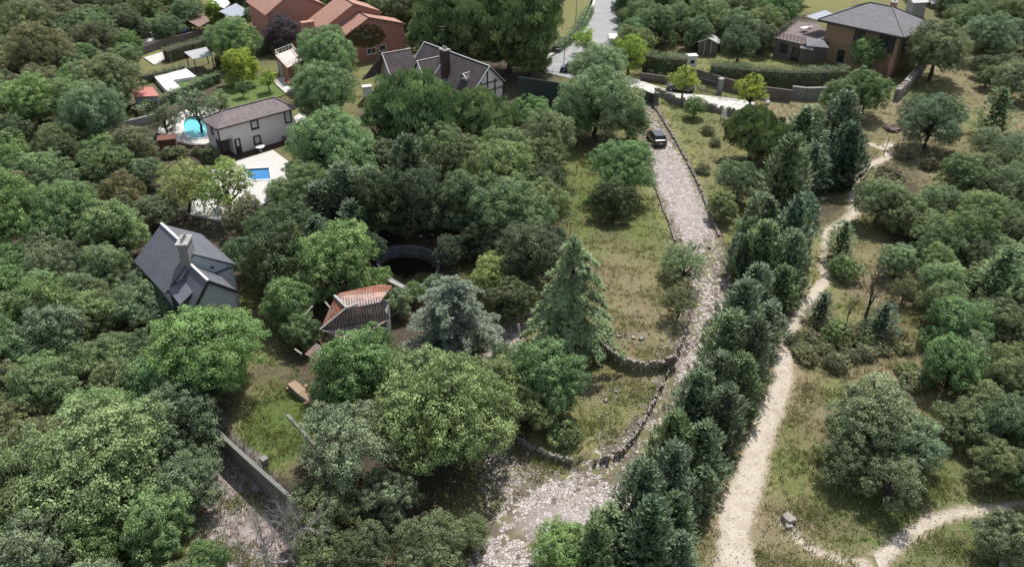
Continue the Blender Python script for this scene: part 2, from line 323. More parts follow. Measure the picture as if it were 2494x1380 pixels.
def grid_mesh(name, mask, dz, attrs, mat, kind='structure'):
    "cells of the land grid (mask per cell) as one sheet dz above it"
    ny, nx = GX.shape; idx = np.arange(nx * ny).reshape(ny, nx)
    q = np.stack([idx[:-1, :-1], idx[:-1, 1:], idx[1:, 1:], idx[1:, :-1]], -1)[mask]
    used = np.unique(q); rm = np.full(nx * ny, -1); rm[used] = np.arange(len(used))
    co = np.stack([GX.ravel()[used], GY.ravel()[used], GZ.ravel()[used] + dz], 1)
    me = bpy.data.meshes.new(name); me.vertices.add(len(used)); me.vertices.foreach_set('co', co.ravel())
    q = rm[q]; me.loops.add(q.size); me.loops.foreach_set('vertex_index', q.ravel()); me.polygons.add(len(q))
    me.polygons.foreach_set('loop_start', np.arange(0, q.size, 4)); me.update(calc_edges=True); me.polygons.foreach_set('use_smooth', [True] * len(q))
    for an, arr in attrs.items():
        a = me.attributes.new(an, 'FLOAT_COLOR', 'POINT'); v = np.ones((len(used), 4)); v[:, :3] = arr.reshape(-1, 3)[used]; a.data.foreach_set('color', v.ravel())
    me.materials.append(mat); o = bpy.data.objects.new(name, me); sc.collection.objects.link(o); return tag(o, kind=kind)
# ground cover: dryness, bare soil, lushness, brushed on as ellipses on the land (photo px, radius px, strength)
COVER = np.zeros(GX.shape + (3,)); COVER[..., 0] = .26; COVER[..., 1] = .05; COVER[..., 2] = .1
def brush(ch, px, py, rx, s, ry=None):
    p = U(px, py); k = ppm(p); sn = (CAM_H / p.length) if False else CAM_H / (p - Vector((0, 0, CAM_H))).length
    a = rx / k; b = (ry or rx) / k / sn; d = np.hypot((GX - p.x) / a, (GY - p.y) / b); COVER[..., ch] += s * sst(1.35 - d)
for c, l in {0: [(1500, 760, 150, .35, 110), (1580, 840, 90, .3), (1500, 950, 120, .2, 60), (1500, 660, 100, .2), (2380, 200, 120, .5, 160), (2200, 290, 130, .5, 60), (2240, 400, 130, .45, 70), (2140, 680, 120, .5, 80),
               (2170, 900, 110, .5, 60), (1950, 960, 60, .5, 110), (2250, 1000, 50, .3, 90), (1800, 1290, 160, .35, 150), (1960, 1300, 180, .3, 80), (1980, 300, 120, .35, 60), (1760, 360, 60, .2, 90), (1900, 800, 60, .3, 120), (1300, 1200, 120, .15), (1940, 265, 110, .6, 35),
               (2120, 880, 200, .25, 100), (2200, 850, 70, .4, 120), (720, 1110, 50, .3, 60), (1640, 95, 90, .5, 30), (2350, 1250, 200, .1)],
          1: [(250, 500, 420, .9, 520), (200, 1100, 330, .9, 330), (900, 800, 260, .9, 260), (1000, 1050, 260, .8, 230), (850, 560, 380, .95, 150), (1300, 560, 110, .6, 200), (1430, 320, 110, .6, 60), (480, 1120, 120, .9, 120), (1200, 950, 150, .45, 160),
               (2420, 700, 160, .6, 500), (2250, 560, 120, .45, 120), (1950, 420, 100, .8, 130), (1880, 650, 70, .7, 200), (1740, 950, 80, .7, 160), (1620, 1220, 110, .7, 140), (1000, 330, 260, .8, 80), (1150, 200, 260, .8, 120), (2060, 840, 100, .3, 70), (2280, 360, 100, .3, 50), (1350, 1000, 60, .35, 60), (1800, 60, 300, .6, 60), (2300, 60, 200, .3, 60), (850, 1250, 200, .7, 150), (1480, 560, 60, .3, 60)],
          2: [(690, 1090, 80, .9, 90), (1520, 540, 130, .5, 110), (1420, 470, 90, .55, 150), (1700, 300, 60, .3, 60), (1690, 280, 60, .4, 50), (2150, 1290, 200, .8, 90), (2330, 1180, 120, .65, 120), (1920, 1150, 50, .35, 130), (2350, 1320, 160, .3, 60), (590, 230, 110, .7, 40), (2230, 240, 80, .4, 70), (1940, 850, 60, .3, 50), (2050, 1080, 90, .4, 200)]}.items():
    for b in l: brush(c, *b)
brush(1, 690, 1090, 110, -1.2, 90); brush(0, 690, 1090, 100, -.6, 90); brush(2, 700, 1080, 90, .6, 90)
COVER = np.clip(COVER, 0, 1)
grid_mesh('ground', np.ones((len(gy) - 1, len(gx) - 1), bool), 0, {'cover': COVER}, M['ground'])
def sheet(name, D, mat, dz, G=None, Bc=None, soft=1.1, pad=.6):
    m = np.clip(D / soft + .5, 0, 1); vis = m > 0; cell = vis[:-1, :-1] | vis[1:, :-1] | vis[:-1, 1:] | vis[1:, 1:]
    S = np.zeros(GX.shape + (3,)); S[..., 0] = m; S[..., 1] = G if G is not None else 1; S[..., 2] = Bc if Bc is not None else 0
    return grid_mesh(name, cell, dz, {'surf': S, 'cover': COVER}, mat)
def path(name, pts, mat, dz, soft=1.1, **k):
    "pts: (px, py, width px)"
    P = np.array([U2(a, b) for a, b, _ in pts]); Wd = np.array([c / 2 / ppm(U(a, b)) for a, b, c in pts]); return sheet(name, -segd(GX, GY, P, W=Wd), mat, dz, soft=soft, **k)
# crazy-paved drive: (px, py, width)
DR = [(1572, 250, 44), (1600, 330, 58), (1628, 400, 84), (1655, 470, 92), (1688, 540, 98), (1712, 620, 100), (1728, 690, 92), (1722, 760, 92), (1705, 840, 96), (1680, 920, 100), (1645, 1000, 104), (1600, 1080, 120), (1530, 1150, 150), (1440, 1205, 190), (1350, 1250, 200), (1290, 1290, 190), (1230, 1350, 150), (1190, 1420, 150)]
P = np.array([U2(a, b) for a, b, _ in DR]); Wd = np.array([c * .46 / ppm(U(a, b)) for a, b, c in DR])
dens = np.full(GX.shape, .66)
dcore = -segd(GX, GY, P, W=Wd); rut = segd(GX, GY, P)
def blob(px, py, rx, ry):
    p = U(px, py); k = ppm(p); sn = CAM_H / (p - Vector((0, 0, CAM_H))).length; return sst(1.4 - np.hypot((GX - p.x) / (rx / k), (GY - p.y) / (ry / k / sn)))
for a in [(1630, 400, 60, 60), (1655, 470, 60, 70), (1685, 545, 60, 60), (1400, 1230, 150, 70), (1310, 1190, 60, 50), (1230, 1350, 70, 50), (1690, 900, 60, 60)]: dens += .45 * blob(*a)
for a in [(1625, 960, 40, 80), (1560, 1090, 60, 60), (1450, 1150, 130, 25), (1275, 1285, 70, 40), (1740, 640, 40, 60), (1590, 290, 30, 40)]: dens -= .25 * blob(*a)
dens -= .30 * np.exp(-((rut - .85) / .35) ** 2)
conc = np.clip(blob(1400, 1270, 140, 40) * .9 + blob(1650, 480, 60, 90) * .5, 0, 1)
dens = np.clip(dens * np.clip(dcore / 1.2 + .45, 0.05, 1), 0, 1)
YP = [(1200, 1080, 80), (1240, 1130, 110), (1255, 1190, 130), (1260, 1250, 130), (1240, 1310, 130)]
yard = -segd(GX, GY, np.array([U2(a, b) for a, b, _ in YP]), W=np.array([c / 2 / ppm(U(a, b)) for a, b, c in YP]))
dens = np.where(dcore > 0, dens, np.maximum(dens, .50 * np.clip(yard / 1.5 + .4, 0, 1)))
sheet('stone_driveway', np.maximum(dcore, yard) + .9, M['stonepave'], .012, G=dens, Bc=conc, soft=1.6)
path('rubble_yard', [(1275, 770, 50), (1240, 820, 70), (1215, 860, 60), (1190, 900, 50)], M['stonepave'], .020, G=np.full(GX.shape, .7), Bc=np.full(GX.shape, .6), soft=1.2)
MAINP = [(2168, 350, 21), (2160, 385, 18), (2110, 405, 18), (2082, 435, 19), (2080, 480, 22), (2086, 515, 21), (2050, 540, 16), (2012, 560, 13), (2006, 620, 14), (2012, 680, 21), (1985, 715, 29), (1950, 760, 19), (1925, 810, 18), (1912, 870, 34), (1905, 930, 42), (1885, 985, 50), (1862, 1040, 50), (1842, 1110, 56), (1820, 1180, 67), (1792, 1250, 77), (1785, 1310, 72), (1795, 1390, 88)]
path('dirt_path', MAINP, M['dirt'], .012, soft=1.5)
SIDEP = [(2110, 1395, 50), (2150, 1355, 34), (2210, 1305, 30), (2270, 1268, 28), (2340, 1250, 26), (2420, 1243, 22), (2520, 1225, 22)]
path('side_path', SIDEP, M['dirt'], .018, soft=1.1)
path('faint_path', [(1915, 1268, 34), (1940, 1310, 20), (1990, 1345, 20), (2060, 1368, 22), (2110, 1375, 24)], M['dirt'], .024, soft=.9)
path('gate_path', [(2120, 350, 16), (2150, 362, 18), (2166, 352, 20)], M['dirt'], .024, soft=.5)
path('bare_yard', [(470, 1050, 120), (500, 1130, 150), (560, 1220, 210), (600, 1300, 240), (620, 1400, 260)], M['duff'], .012, soft=1.6)
P2 = np.array([U2(a, b) for a, b, _ in MAINP]); W2_ = np.array([c / 2 / ppm(U(a, b)) for a, b, c in MAINP]); P3 = np.array([U2(a, b) for a, b, _ in SIDEP]); W3_ = np.array([c / 2 / ppm(U(a, b)) for a, b, c in SIDEP])
def flat(name, px, mat, th=.12, z=.1, kind='structure'):
    b = MB(); b.slab([U(a, c, z) for a, c in px], th, Vector((0, 0, -th))); return b.build(name, mat, kind=kind)
def ribbon(pts, n=6):
    "smoothed closed pixel outline"
    P = [Vector(p) for p in pts]; out = []; m = len(P)
    for i in range(m):
        a, b, c, d = P[(i - 1) % m], P[i], P[(i + 1) % m], P[(i + 2) % m]
        for k in range(n):
            t = k / n; out.append(tuple(.5 * ((2 * b) + (c - a) * t + (2 * a - 5 * b + 4 * c - d) * t * t + (3 * b - a - 3 * c + d) * t ** 3)))
    return out
flat('asphalt_road', [(1462, -40), (1508, -40), (1507, 40), (1508, 100), (1510, 150), (1480, 185), (1440, 200), (1395, 192), (1330, 178), (1310, 165), (1345, 138), (1388, 112), (1412, 85), (1430, 50), (1448, 10)], M['asphalt'], .5, .12)
flat('concrete_lane', [(1505, 180), (1550, 192), (1600, 210), (1650, 226), (1720, 232), (1790, 240), (1840, 250), (1815, 278), (1745, 262), (1680, 252), (1640, 246), (1600, 232), (1560, 216), (1500, 205)], M['pale_conc'], .5, .14)
flat('lane_entrance', [(1320, 168), (1345, 172), (1400, 188), (1500, 205), (1505, 180), (1490, 170), (1400, 170)], M['asphalt'], .5, .128)
for nm, pts in (('kerb', [(1388, 104), (1412, 80), (1432, 40), (1447, 0), (1455, -30)]), ('kerb', [(1388, 104), (1350, 130), (1312, 152)])):
    b = MB()
    for p, q in zip(pts, pts[1:]): b.bar(U(*p, .12), U(*q, .12), .9, .3)
    b.build('pavement', M['pale_conc'], kind='structure')
PATHD = np.maximum(-segd(GX, GY, P2, W=W2_), -segd(GX, GY, P3, W=W3_))
# ---------------------------------------------------------------- stone walls
def dry_wall(name, px, hgt_m, wid, label, z=0, mat='fieldstone', sz=.24, group=None, hv=.25, cat='stone wall'):
    P = [U(a, b, z) for a, b in px]; b = MB(); r = random.Random(len(px) * 7 + int(px[0][0]))
    for p, q in zip(P, P[1:]):
        d = q - p; L = d.length; ang = math.atan2(d.y, d.x); n = max(1, int(L / sz)); nr = max(1, int(round(hgt_m / .26)))
        for i in range(n):
            for j in range(nr):
                if j == nr - 1 and r.random() < .25: continue
                t = (i + r.uniform(.3, .7) + .5 * (j % 2)) / n; c = p + d * min(t, 1); hh = hgt_m / nr
                for s in (-1, 1):
                    nx_, ny_ = -math.sin(ang) * s, math.cos(ang) * s; sx = L / n * r.uniform(.75, 1.15)
                    cx, cy = c.x + nx_ * wid * .26 + r.uniform(-.04, .04), c.y + ny_ * wid * .26 + r.uniform(-.04, .04)
                    base = min(h1(cx + nx_ * .3, cy + ny_ * .3), h1(cx, cy)) if j == 0 and i % 2 == 0 else getattr(r, 'b', 0) ; r.b = base
                    o = len(b.v); b.box((cx, cy, base + hh * (j + .5) + r.uniform(-.02, .03)), (sx, wid * .55 * r.uniform(.8, 1.1), hh * r.uniform(.9, 1.3)), ang + r.uniform(-.3, .3), ('X', r.uniform(-.2, .2)))
                    for k in range(o, o + 8): b.v[k] = tuple(x + r.uniform(-.035, .035) for x in b.v[k])
    return b.build(name, M[mat], label=label, cat=cat, group=group)
dry_wall('stone_wall', WALL_A, .70, .26, 'curved dry stone wall holding the upper edge of the round lawn terrace')
dry_wall('stone_wall', WALL_B1, .4, .2, 'short stone wall left of the gap at the bottom of the lower terrace')
dry_wall('stone_wall', WALL_B2, .38, .18, 'long stone wall curving up along the left edge of the lower driveway')
dry_wall('stone_wall', [(1592, 258), (1618, 300), (1650, 352), (1672, 392), (1696, 440), (1718, 490), (1738, 545), (1752, 575)], .34, .26, 'straight stone edging wall on the right of the upper driveway beside the black car')
dry_wall('stone_wall', [(1588, 425), (1592, 450), (1606, 480), (1618, 520), (1630, 545), (1644, 590)], .28, .24, 'low stone edging on the left side of the upper driveway')
dry_wall('stone_wall', [(1596, 226), (1640, 250), (1690, 262), (1740, 272), (1800, 285), (1830, 294)], 1.1, .5, 'dark stone wall below the pale concrete lane', sz=.5)
dry_wall('stone_wall', [(2180, 245), (2200, 225), (2225, 195), (2250, 160)], 1.8, .8, 'old rubble wall running uphill beside the brick house on the right', sz=.5)
for i, (px, py, s) in enumerate([(1612, 285, .5), (1622, 302, .55), (1917, 1270, .8), (1920, 1285, .5), (1520, 1100, .3), (1475, 985, .35), (1500, 965, .3), (2395, 1300, .9), (2382, 1285, .7), (2440, 1378, .5), (1560, 850, .4), (1540, 848, .35), (1505, 845, .3), (1420, 968, .3), (1728, 605, .45), (1705, 420, .4)]):
    b = MB(); p = U(px, py); b.box((p.x, p.y, h1(p.x, p.y) + s * .25), (s, s * .8, s * .6), i); b.v = [tuple(x + random.uniform(-.12, .12) * s for x in v) for v in b.v]
    lab = {2: 'largest pale rock on the faint path junction', 3: 'smaller pale rock on the faint path junction', 0: 'pale rock at the upper end of the driveway edging', 1: 'second pale rock beside the driveway edging', 7: 'big dark boulder beside the bushy tree at the lower right corner', 8: 'dark boulder above the biggest boulder at lower right', 9: 'white stone at the bottom edge near the right corner'}
    b.build('rock', M['fieldstone' if i not in (7, 8) else 'oldwall'], label=lab.get(i, f'loose field stone, {say(px / 24.94)} percent across, {say(py / 13.8)} percent down the photo'), cat='rock', group='loose stones on the land')
# scattered rubble on the terraces and along the drive
def gravel(name, n, regions, smin, smax, mat='fieldstone', kind='stuff'):
    b = MB(); r = random.Random(5)
    for k in range(n):
        px, py, rx, ry = r.choice(regions); a = r.uniform(0, 6.28); q = math.sqrt(r.random()); p = U(px + rx * q * math.cos(a), py + ry * q * math.sin(a)); s = r.uniform(smin, smax)
        o = len(b.v); b.box((p.x, p.y, h1(p.x, p.y) + s * .2), (s * r.uniform(.7, 1.4), s, s * .6), a)
        for i in range(o, o + 8): b.v[i] = tuple(x + r.uniform(-.2, .2) * s for x in b.v[i])
    return tag(b.build(name, M[mat], label='pale loose stones strewn over the terraces and drive edges' if name == 'loose_stones' else 'pale gravel scattered along the dirt paths', cat='stones'), kind=kind)
gravel('loose_stones', 1900, [(1500, 1060, 70, 60), (1560, 1000, 30, 80), (1500, 1080, 50, 30), (1280, 1130, 90, 50), (1640, 600, 20, 80), (1755, 660, 25, 80), (1690, 760, 25, 120), (1400, 1160, 150, 20), (1230, 1180, 60, 40), (1610, 920, 20, 60), (1560, 1120, 60, 40), (1240, 830, 40, 50), (1500, 850, 80, 20), (1450, 960, 60, 40), (1725, 470, 12, 90)], .05, .15)
gravel('path_gravel', 260, [(1800, 1300, 60, 60), (1830, 1180, 45, 60), (1870, 1020, 35, 60), (1905, 920, 25, 50), (1770, 1350, 60, 30), (1915, 1290, 40, 40), (2150, 1350, 50, 25), (2300, 1260, 80, 15)], .03, .09)
# concrete retaining wall of the small green garden, lower left
b = MB(); pts = [(430, 975), (500, 1020), (560, 1078), (620, 1133), (690, 1195), (748, 1250)]
wl = [U(a, c, 2.25) for a, c in pts]
for p, q in zip(wl, wl[1:]): b.bar((p.x, p.y, .95), (q.x, q.y, .95), .24, 2.6)
b = b.build('garden_wall', M['oldwall'], label='long weathered retaining wall below the small green garden at lower left', cat='retaining wall')
b2 = MB()
for p, q in zip(wl, wl[1:]): b2.bar((p.x, p.y, 2.29), (q.x, q.y, 2.29), .3, .08)
b2.build('coping', M['oldwall'], b)
p = U(645, 1125, 2.2); b3 = MB(); b3.box((p.x, p.y, 2.3), (.4, .4, .5), .8); b3.box((p.x, p.y, 2.6), (.5, .5, .1), .8)
b3.build('pillar', M['oldwall'], b)
b = MB(); a1 = U(700, 1010, 2.2); a2 = U(770, 1085, 2.2)
b.bar((a1.x, a1.y, 1.9), (a2.x, a2.y, 1.9), .25, .7); b.build('kerb_wall', M['oldwall'], label='low kerb wall between the small green garden and the ruin', cat='wall')

# ---------------------------------------------------------------- buildings
class Wl:
    "vertical plane through A and B; s along it, z up, off outwards (towards the side out points to)"
    def __init__(s, A, B, out=None):
        s.A = Vector((A[0], A[1], 0)); s.d = (Vector((B[0], B[1], 0)) - s.A); s.L = s.d.length; s.d.normalize(); s.n = Vector((s.d.y, -s.d.x, 0))
        if out is not None and s.n.dot(Vector((out[0], out[1], 0)) - s.A) < 0: s.n = -s.n
    def P(s, a, z, off=0): p = s.A + s.d * a + s.n * off; return Vector((p.x, p.y, z))
    def v(s, px, py, off=0):
        u = (px - 1247) / FPX; v = (py - 690) / FPX; r = Vector((u, cP - v * sP, -sP - v * cP)); A = s.A + s.n * off
        t = A.dot(s.n) / (r.dot(s.n)); p = r * t + Vector((0, 0, CAM_H)); return ((p - A).dot(s.d), p.z)
def window(par, W, s0, s1, z0, z1, frame='brownwood', pane='palepane', name='window', fw=.12, sill=None, bars=0):
    b = MB()
    for a, c in (((s0, z0), (s1, z0)), ((s0, z1), (s1, z1)), ((s0, z0), (s0, z1)), ((s1, z0), (s1, z1))): b.bar(W.P(*a, .05), W.P(*c, .05), fw, fw)
    for k in range(bars): q = s0 + (s1 - s0) * (k + 1) / (bars + 1); b.bar(W.P(q, z0, .045), W.P(q, z1, .045), fw * .6, fw * .7)
    f = b.build(name, M[frame], par); c = MB(); c.slab([W.P(s0, z0, .03), W.P(s1, z0, .03), W.P(s1, z1, .03), W.P(s0, z1, .03)], .05, W.n * -.05); c.build('pane', M[pane], f)
    if sill: c = MB(); c.bar(W.P(s0 - .12, z0 - .1, .1), W.P(s1 + .12, z0 - .1, .1), .22, .08); c.build('sill', M[sill], f)
    return f
def roof(par, polys, mat, th=.16, name='roof', trim=None, tw=.16, edges=()):
    "slabs of tiles; edges = ridge / verge lines carrying a capping"
    b = MB()
    for p in polys: b.slab(p, th)
    o = b.build(name, M[mat], par)
    if trim:
        c = MB()
        for a, e in edges: c.bar(Vector(a) + Vector((0, 0, .06)), Vector(e) + Vector((0, 0, .06)), tw, tw * .7)
        c.build('ridge_capping', M[trim], o)
    return o
def chimney(par, c, sx, sy, z0, z1, ang, mat, cap='concrete', pots=2):
    b = MB(); b.box((c[0], c[1], (z0 + z1) / 2), (sx, sy, z1 - z0), ang); o = b.build('chimney', M[mat], par)
    b = MB(); b.box((c[0], c[1], z1 + .09), (sx + .25, sy + .25, .18), ang); b.build('chimney_cap', M[cap], o)
    b = MB()
    for k in range(pots):
        q = (k - (pots - 1) / 2) * sx / max(pots, 1) * .8; x, y = c[0] + q * math.cos(ang), c[1] + q * math.sin(ang); b.tube([(x, y, z1 + .15), (x, y, z1 + .6)], [.13, .11], 8)
    if pots: b.build('chimney_pot', M['concrete'], o)
    return o
# --- white two storey house with the porch
A, B = U(527, 313, 4.5), U(716, 262, 4.5); C = U(497, 288, 4.5)
F = Wl(A, B, (0, 0)); Ly = abs((C - A).dot(F.n)); Lx = F.L
h = empty('white_house', (A.x, A.y, 0), 'two storey off white house with dark window frames and brown tiled roof', 'house')
b = MB(); ft = [F.P(.25, 0, -.3), F.P(Lx - .25, 0, -.3), F.P(Lx - .25, 0, -Ly + .3), F.P(.25, 0, -Ly + .3)]
# front wall with the porch opening left out: s .55..1.9 , z 0..2.5
rec = -1.6
b.prism([(p.x, p.y) for p in ft], 2.55, 4.36)
low = [F.P(2.0, 0, -.3), F.P(Lx - .25, 0, -.3), F.P(Lx - .25, 0, -Ly + .3), F.P(.25, 0, -Ly + .3), F.P(.25, 0, -1.9), F.P(2.0, 0, -1.9)]
b.prism([(p.x, p.y) for p in low], -.2, 2.56); b.build('wall', M['plaster'], h)
b = MB(); b.bar(F.P(.32, -.1, -.37), F.P(.32, 2.56, -.37), .22, .22); b.build('porch_post', M['brownwood'], h)
b = MB(); b.slab([F.P(.25, .12, .9), F.P(11, .12, .9), F.P(11, .12, -.29), F.P(.25, .12, -.29)], .2); b.slab([F.P(.3, .13, -.3), F.P(2.0, .13, -.3), F.P(2.0, .13, -1.88), F.P(.3, .13, -1.88)], .2)
b.build('porch_floor', M['brownwood'], h); b = MB(); b.slab([F.P(.3, .13, -1.88), F.P(1.98, .13, -1.88), F.P(1.98, 2.5, -1.88), F.P(.3, 2.5, -1.88)], .03, F.n * .03); b.build('porch_wall', M['brownwall'], h)
F2 = Wl(F.P(0, 0, -.3), F.P(Lx, 0, -.3), (0, 0)); dr = MB(); dr.slab([F2.P(2.15, .15, .05), F2.P(3.0, .15, .05), F2.P(3.0, 2.25, .05), F2.P(2.15, 2.25, .05)], .07, F2.n * -.07); dr = dr.build('door', M['brownwood'], h)
b = MB(); b.slab([F2.P(2.4, 1.2, .08), F2.P(2.75, 1.2, .08), F2.P(2.75, 2.1, .08), F2.P(2.4, 2.1, .08)], .02, F2.n * -.02); b.build('pane', M['palepane'], dr); b = MB(); b.box(F2.P(2.9, 1.1, .1), (.06, .06, .14)); b.build('handle', M['metal'], dr)
window(h, F2, 4.95, 5.9, 3.0, 4.1, sill='brownwood', fw=.16); window(h, F2, 4.95, 5.85, .75, 1.85, sill='brownwood', fw=.16); window(h, F2, 10.0, 10.9, 2.5, 4.2, fw=.16)
Ls = Wl(F.P(.25, 0, 0), F.P(.25, 0, -Ly), C - (B - A)); window(h, Ls, 2.0, 2.6, 2.9, 3.8)
b = MB(); b.bar(F.P(.22, -.1, -.24), F.P(.22, 4.4, -.24), .14, .14); b.build('corner_board', M['brownwood'], h)
b = MB(); b.box(F2.P(1.75, 2.75, .14), (.22, .22, .3)); b.build('porch_lamp', M['white'], h)
z0, z1 = 4.45, 5.75; e = [F.P(-.1, z0, .15), F.P(Lx + .1, z0, .15), F.P(Lx + .1, z0, -Ly - .1), F.P(-.1, z0, -Ly - .1)]; r0, r1 = F.P(2.2, z1, -Ly / 2), F.P(Lx - 1.6, z1, -Ly / 2)
roof(h, [[e[0], e[1], r1, r0], [e[1], e[2], r1], [e[2], e[3], r0, r1], [e[3], e[0], r0]], 'house_tile', .14, trim='house_tile', edges=[(e[0], r0), (r0, r1), (e[3], r0), (e[1], r1)])
b = MB()
for a, c in ((e[0], e[1]), (e[0], e[3]), (e[1], e[2])): b.bar(a - Vector((0, 0, .1)), c - Vector((0, 0, .1)), .12, .16)
b.build('gutter', M['brownwood'], h)
# --- slate-roofed cottage
g = empty('slate_cottage', tuple(U(470, 690, 0)), 'cottage with steep grey slate roofs, white ridge and big stone chimney', 'house')
Z = 7.2; ra, rb = U(393, 545, Z), U(458, 605, Z); d = (rb - ra).normalized(); n = Vector((-d.y, d.x, 0)); n = -n if n.x > 0 else n    # n: towards the left eave
re_ = rb + d * 1.3
def off(p, k, dz): q = p + n * k; return Vector((q.x, q.y, p.z + dz))
a0, a1 = off(ra, 3.4, -2.9), off(re_, 3.4, -2.9); c0, c1 = off(ra - d * .3, -3.6, -2.6), off(re_, -3.6, -2.6)
roof(g, [[ra, a0, a1, re_], [ra, re_, c1, c0]], 'slate', .14, trim='white', tw=.22, edges=[(ra, rb + d * .3)])
b = MB(); fp = [off(ra, 3.0, 0), off(re_, 3.0, 0), off(re_, -3.2, 0), off(ra, -3.2, 0)]; b.prism([(p.x, p.y) for p in fp], -.2, Z - 3.0)
q0, q1 = off(ra + d * .3, 3.0, -3.0), off(ra + d * .3, -3.2, -2.6); b.slab([q0, q1, ra + d * .3 - Vector((0, 0, .2))], .2, d * .25)
q0, q1 = off(re_ - d * .1, 3.0, -3.0), off(re_ - d * .1, -3.2, -2.6); b.slab([q0, q1, re_ - d * .1 - Vector((0, 0, .2))], .2, d * -.25); b.build('wall', M['greywall'], g)
# front wing, lower ridge
Zw = 6.3; wa, wb = U(460, 640, Zw), U(507, 684, Zw); wd = (wb - wa).normalized(); wa = wa - wd * .6
def offw(p, k, dz): q = p + n * k; return Vector((q.x, q.y, p.z + dz))
x0, x1, y0, y1 = offw(wa, 2.1, -2.6), offw(wb, 2.1, -2.6), offw(wa, -2.4, -2.2), offw(wb, -2.4, -2.2)
roof(g, [[wa, x0, x1, wb], [wa, wb, y1, y0]], 'slate', .12, trim='white', tw=.2, edges=[(wa, wb)])
b = MB(); i0, i1 = offw(wb - wd * .25, 1.85, -2.45), offw(wb - wd * .25, -2.15, -2.1); b.slab([Vector((i0.x, i0.y, -.2)), Vector((i1.x, i1.y, -.2)), i1, wb - wd * .25 - Vector((0, 0, .12)), i0], .2, wd * -.2)
fpw = [offw(wa, 1.85, 0), offw(wb - wd * .5, 1.85, 0), offw(wb - wd * .5, -2.1, 0), offw(wa, -2.1, 0)]; b.prism([(p.x, p.y) for p in fpw], -.2, Zw - 2.65); b.build('gable_wall', M['greywall'], g)
b = MB(); b.bar(wb + Vector((0, 0, -.05)), x1 + Vector((0, 0, -.05)), .12, .26); b.bar(wb + Vector((0, 0, -.05)), y1 + Vector((0, 0, -.05)), .12, .26); b.build('verge_board', M['dark'], g)
# dormer slab left of the wing and its dark cheek
s_ = [U(407, 702, 4.7), U(442, 678, 5.1), U(474, 706, 5.0), U(438, 742, 4.5)]
roof(g, [[s_[0], s_[3], s_[2], s_[1]]], 'slate', .12, name='dormer_roof'); b = MB(); m_ = sum(s_, Vector((0, 0, 0))) / 4; b.prism([((p.x - m_.x) * .85 + m_.x, (p.y - m_.y) * .85 + m_.y) for p in s_], 1.0, 4.0); b.build('dormer_wall', M['dark'], g)
for k, (pa, pb) in enumerate([((495, 628), (523, 640)), ((495, 645), (520, 652))]):
    b = MB(); b.bar(U(*pa, 5.2), U(*pb, 5.2), .1, .16); b.build('roof_beam', M['dark'], g)
b = MB(); b.slab([U(497, 630, 5.05), U(522, 640, 5.05), U(520, 652, 4.9), U(494, 645, 4.9)], .1); b.build('skylight_dormer', M['palepane'], g)
ch = U(447, 593, 8.1); chimney(g, (ch.x + .15, ch.y - .1), 1.7, .85, 3.5, 8.4, math.atan2(n.y, n.x) + .9, 'gravelwall', 'concrete', 3)
p = U(402, 600, 6.0); b = MB(); b.tube([(p.x, p.y, 5.2), (p.x, p.y, 6.2)], .1, 8); b.build('vent_pipe', M['white'], g)
# --- salmon brick houses
def brick_house(S, ang_d, label, s_l, s_r, ap_s, z_l, z_ap, z_r, dep, back):
    F = Wl(S, S + ang_d, (0, 0)); h = empty('brick_house', tuple(F.P(ap_s, 0, 0)), label, 'house')
    def slice_(t0, t1, dz, sl, sr, wallmat='brick'):
        L, R, T = F.P(sl, z_l + dz, -t0), F.P(sr, z_r + dz, -t0), F.P(ap_s, z_ap + dz, -t0); k = F.n * -(t1 - t0); ov = F.n * .35
        o = F.d * .4; zl = Vector((0, 0, -.2))
        roof(h, [[T + ov, L - o + ov + zl, L - o + k + zl, T + k], [T + ov, T + k, R + o * .5 + k - zl * -.3, R + o * .5 + ov - zl * -.3]], 'terracotta', .18, trim='dark', edges=[(T + ov, T + k)], tw=.12)
        b = MB(); b.slab([F.P(sl, -.3, -t0), F.P(sr, -.3, -t0), R - Vector((0, 0, .2)), T - Vector((0, 0, .2)), L - Vector((0, 0, .2))], .3, k * .98); b.build('wall', M[wallmat], h)
    return F, h, slice_
dv = Vector((3.14, 1.96, 0)); F, h, sl = brick_house(Vector((-22.93, 145.11, 0)), dv, 'salmon brick house with ivy on its gable and a terracotta roof', -8.6, 4.0, -2.8, 4.9, 7.5, 5.5, 4, 6)
def slice2(h, F, t0, t1, aps, zap, sL, zL, sR, zR):
    L, R, T = F.P(sL, zL, -t0), F.P(sR, zR, -t0), F.P(aps, zap, -t0); k = F.n * -(t1 - t0); ov = F.n * .25
    roof(h, [[T + ov, L + ov - F.d * .4 - Vector((0, 0, .2)), L + k - F.d * .4 - Vector((0, 0, .2)), T + k], [T + ov, T + k, R + k + F.d * .3 - Vector((0, 0, .1)), R + ov + F.d * .3 - Vector((0, 0, .1))]], 'terracotta', .18, trim='dark', edges=[(T + ov, R + ov), (T + ov, T + k)], tw=.14)
    b = MB(); b.slab([F.P(sL, -.3, -t0), F.P(sR, -.3, -t0), R - Vector((0, 0, .22)), T - Vector((0, 0, .22)), L - Vector((0, 0, .22))], .3, k * .98); b.build('wall', M['brick'], h)
slice2(h, F, 0, 4.4, -2.8, 7.5, -8.4, 4.7, 3.9, 5.5)
slice2(h, F, 4.42, 11.5, -3.6, 9.0, -9.8, 5.6, 1.5, 7.0)
a = F.v(902, 95); 
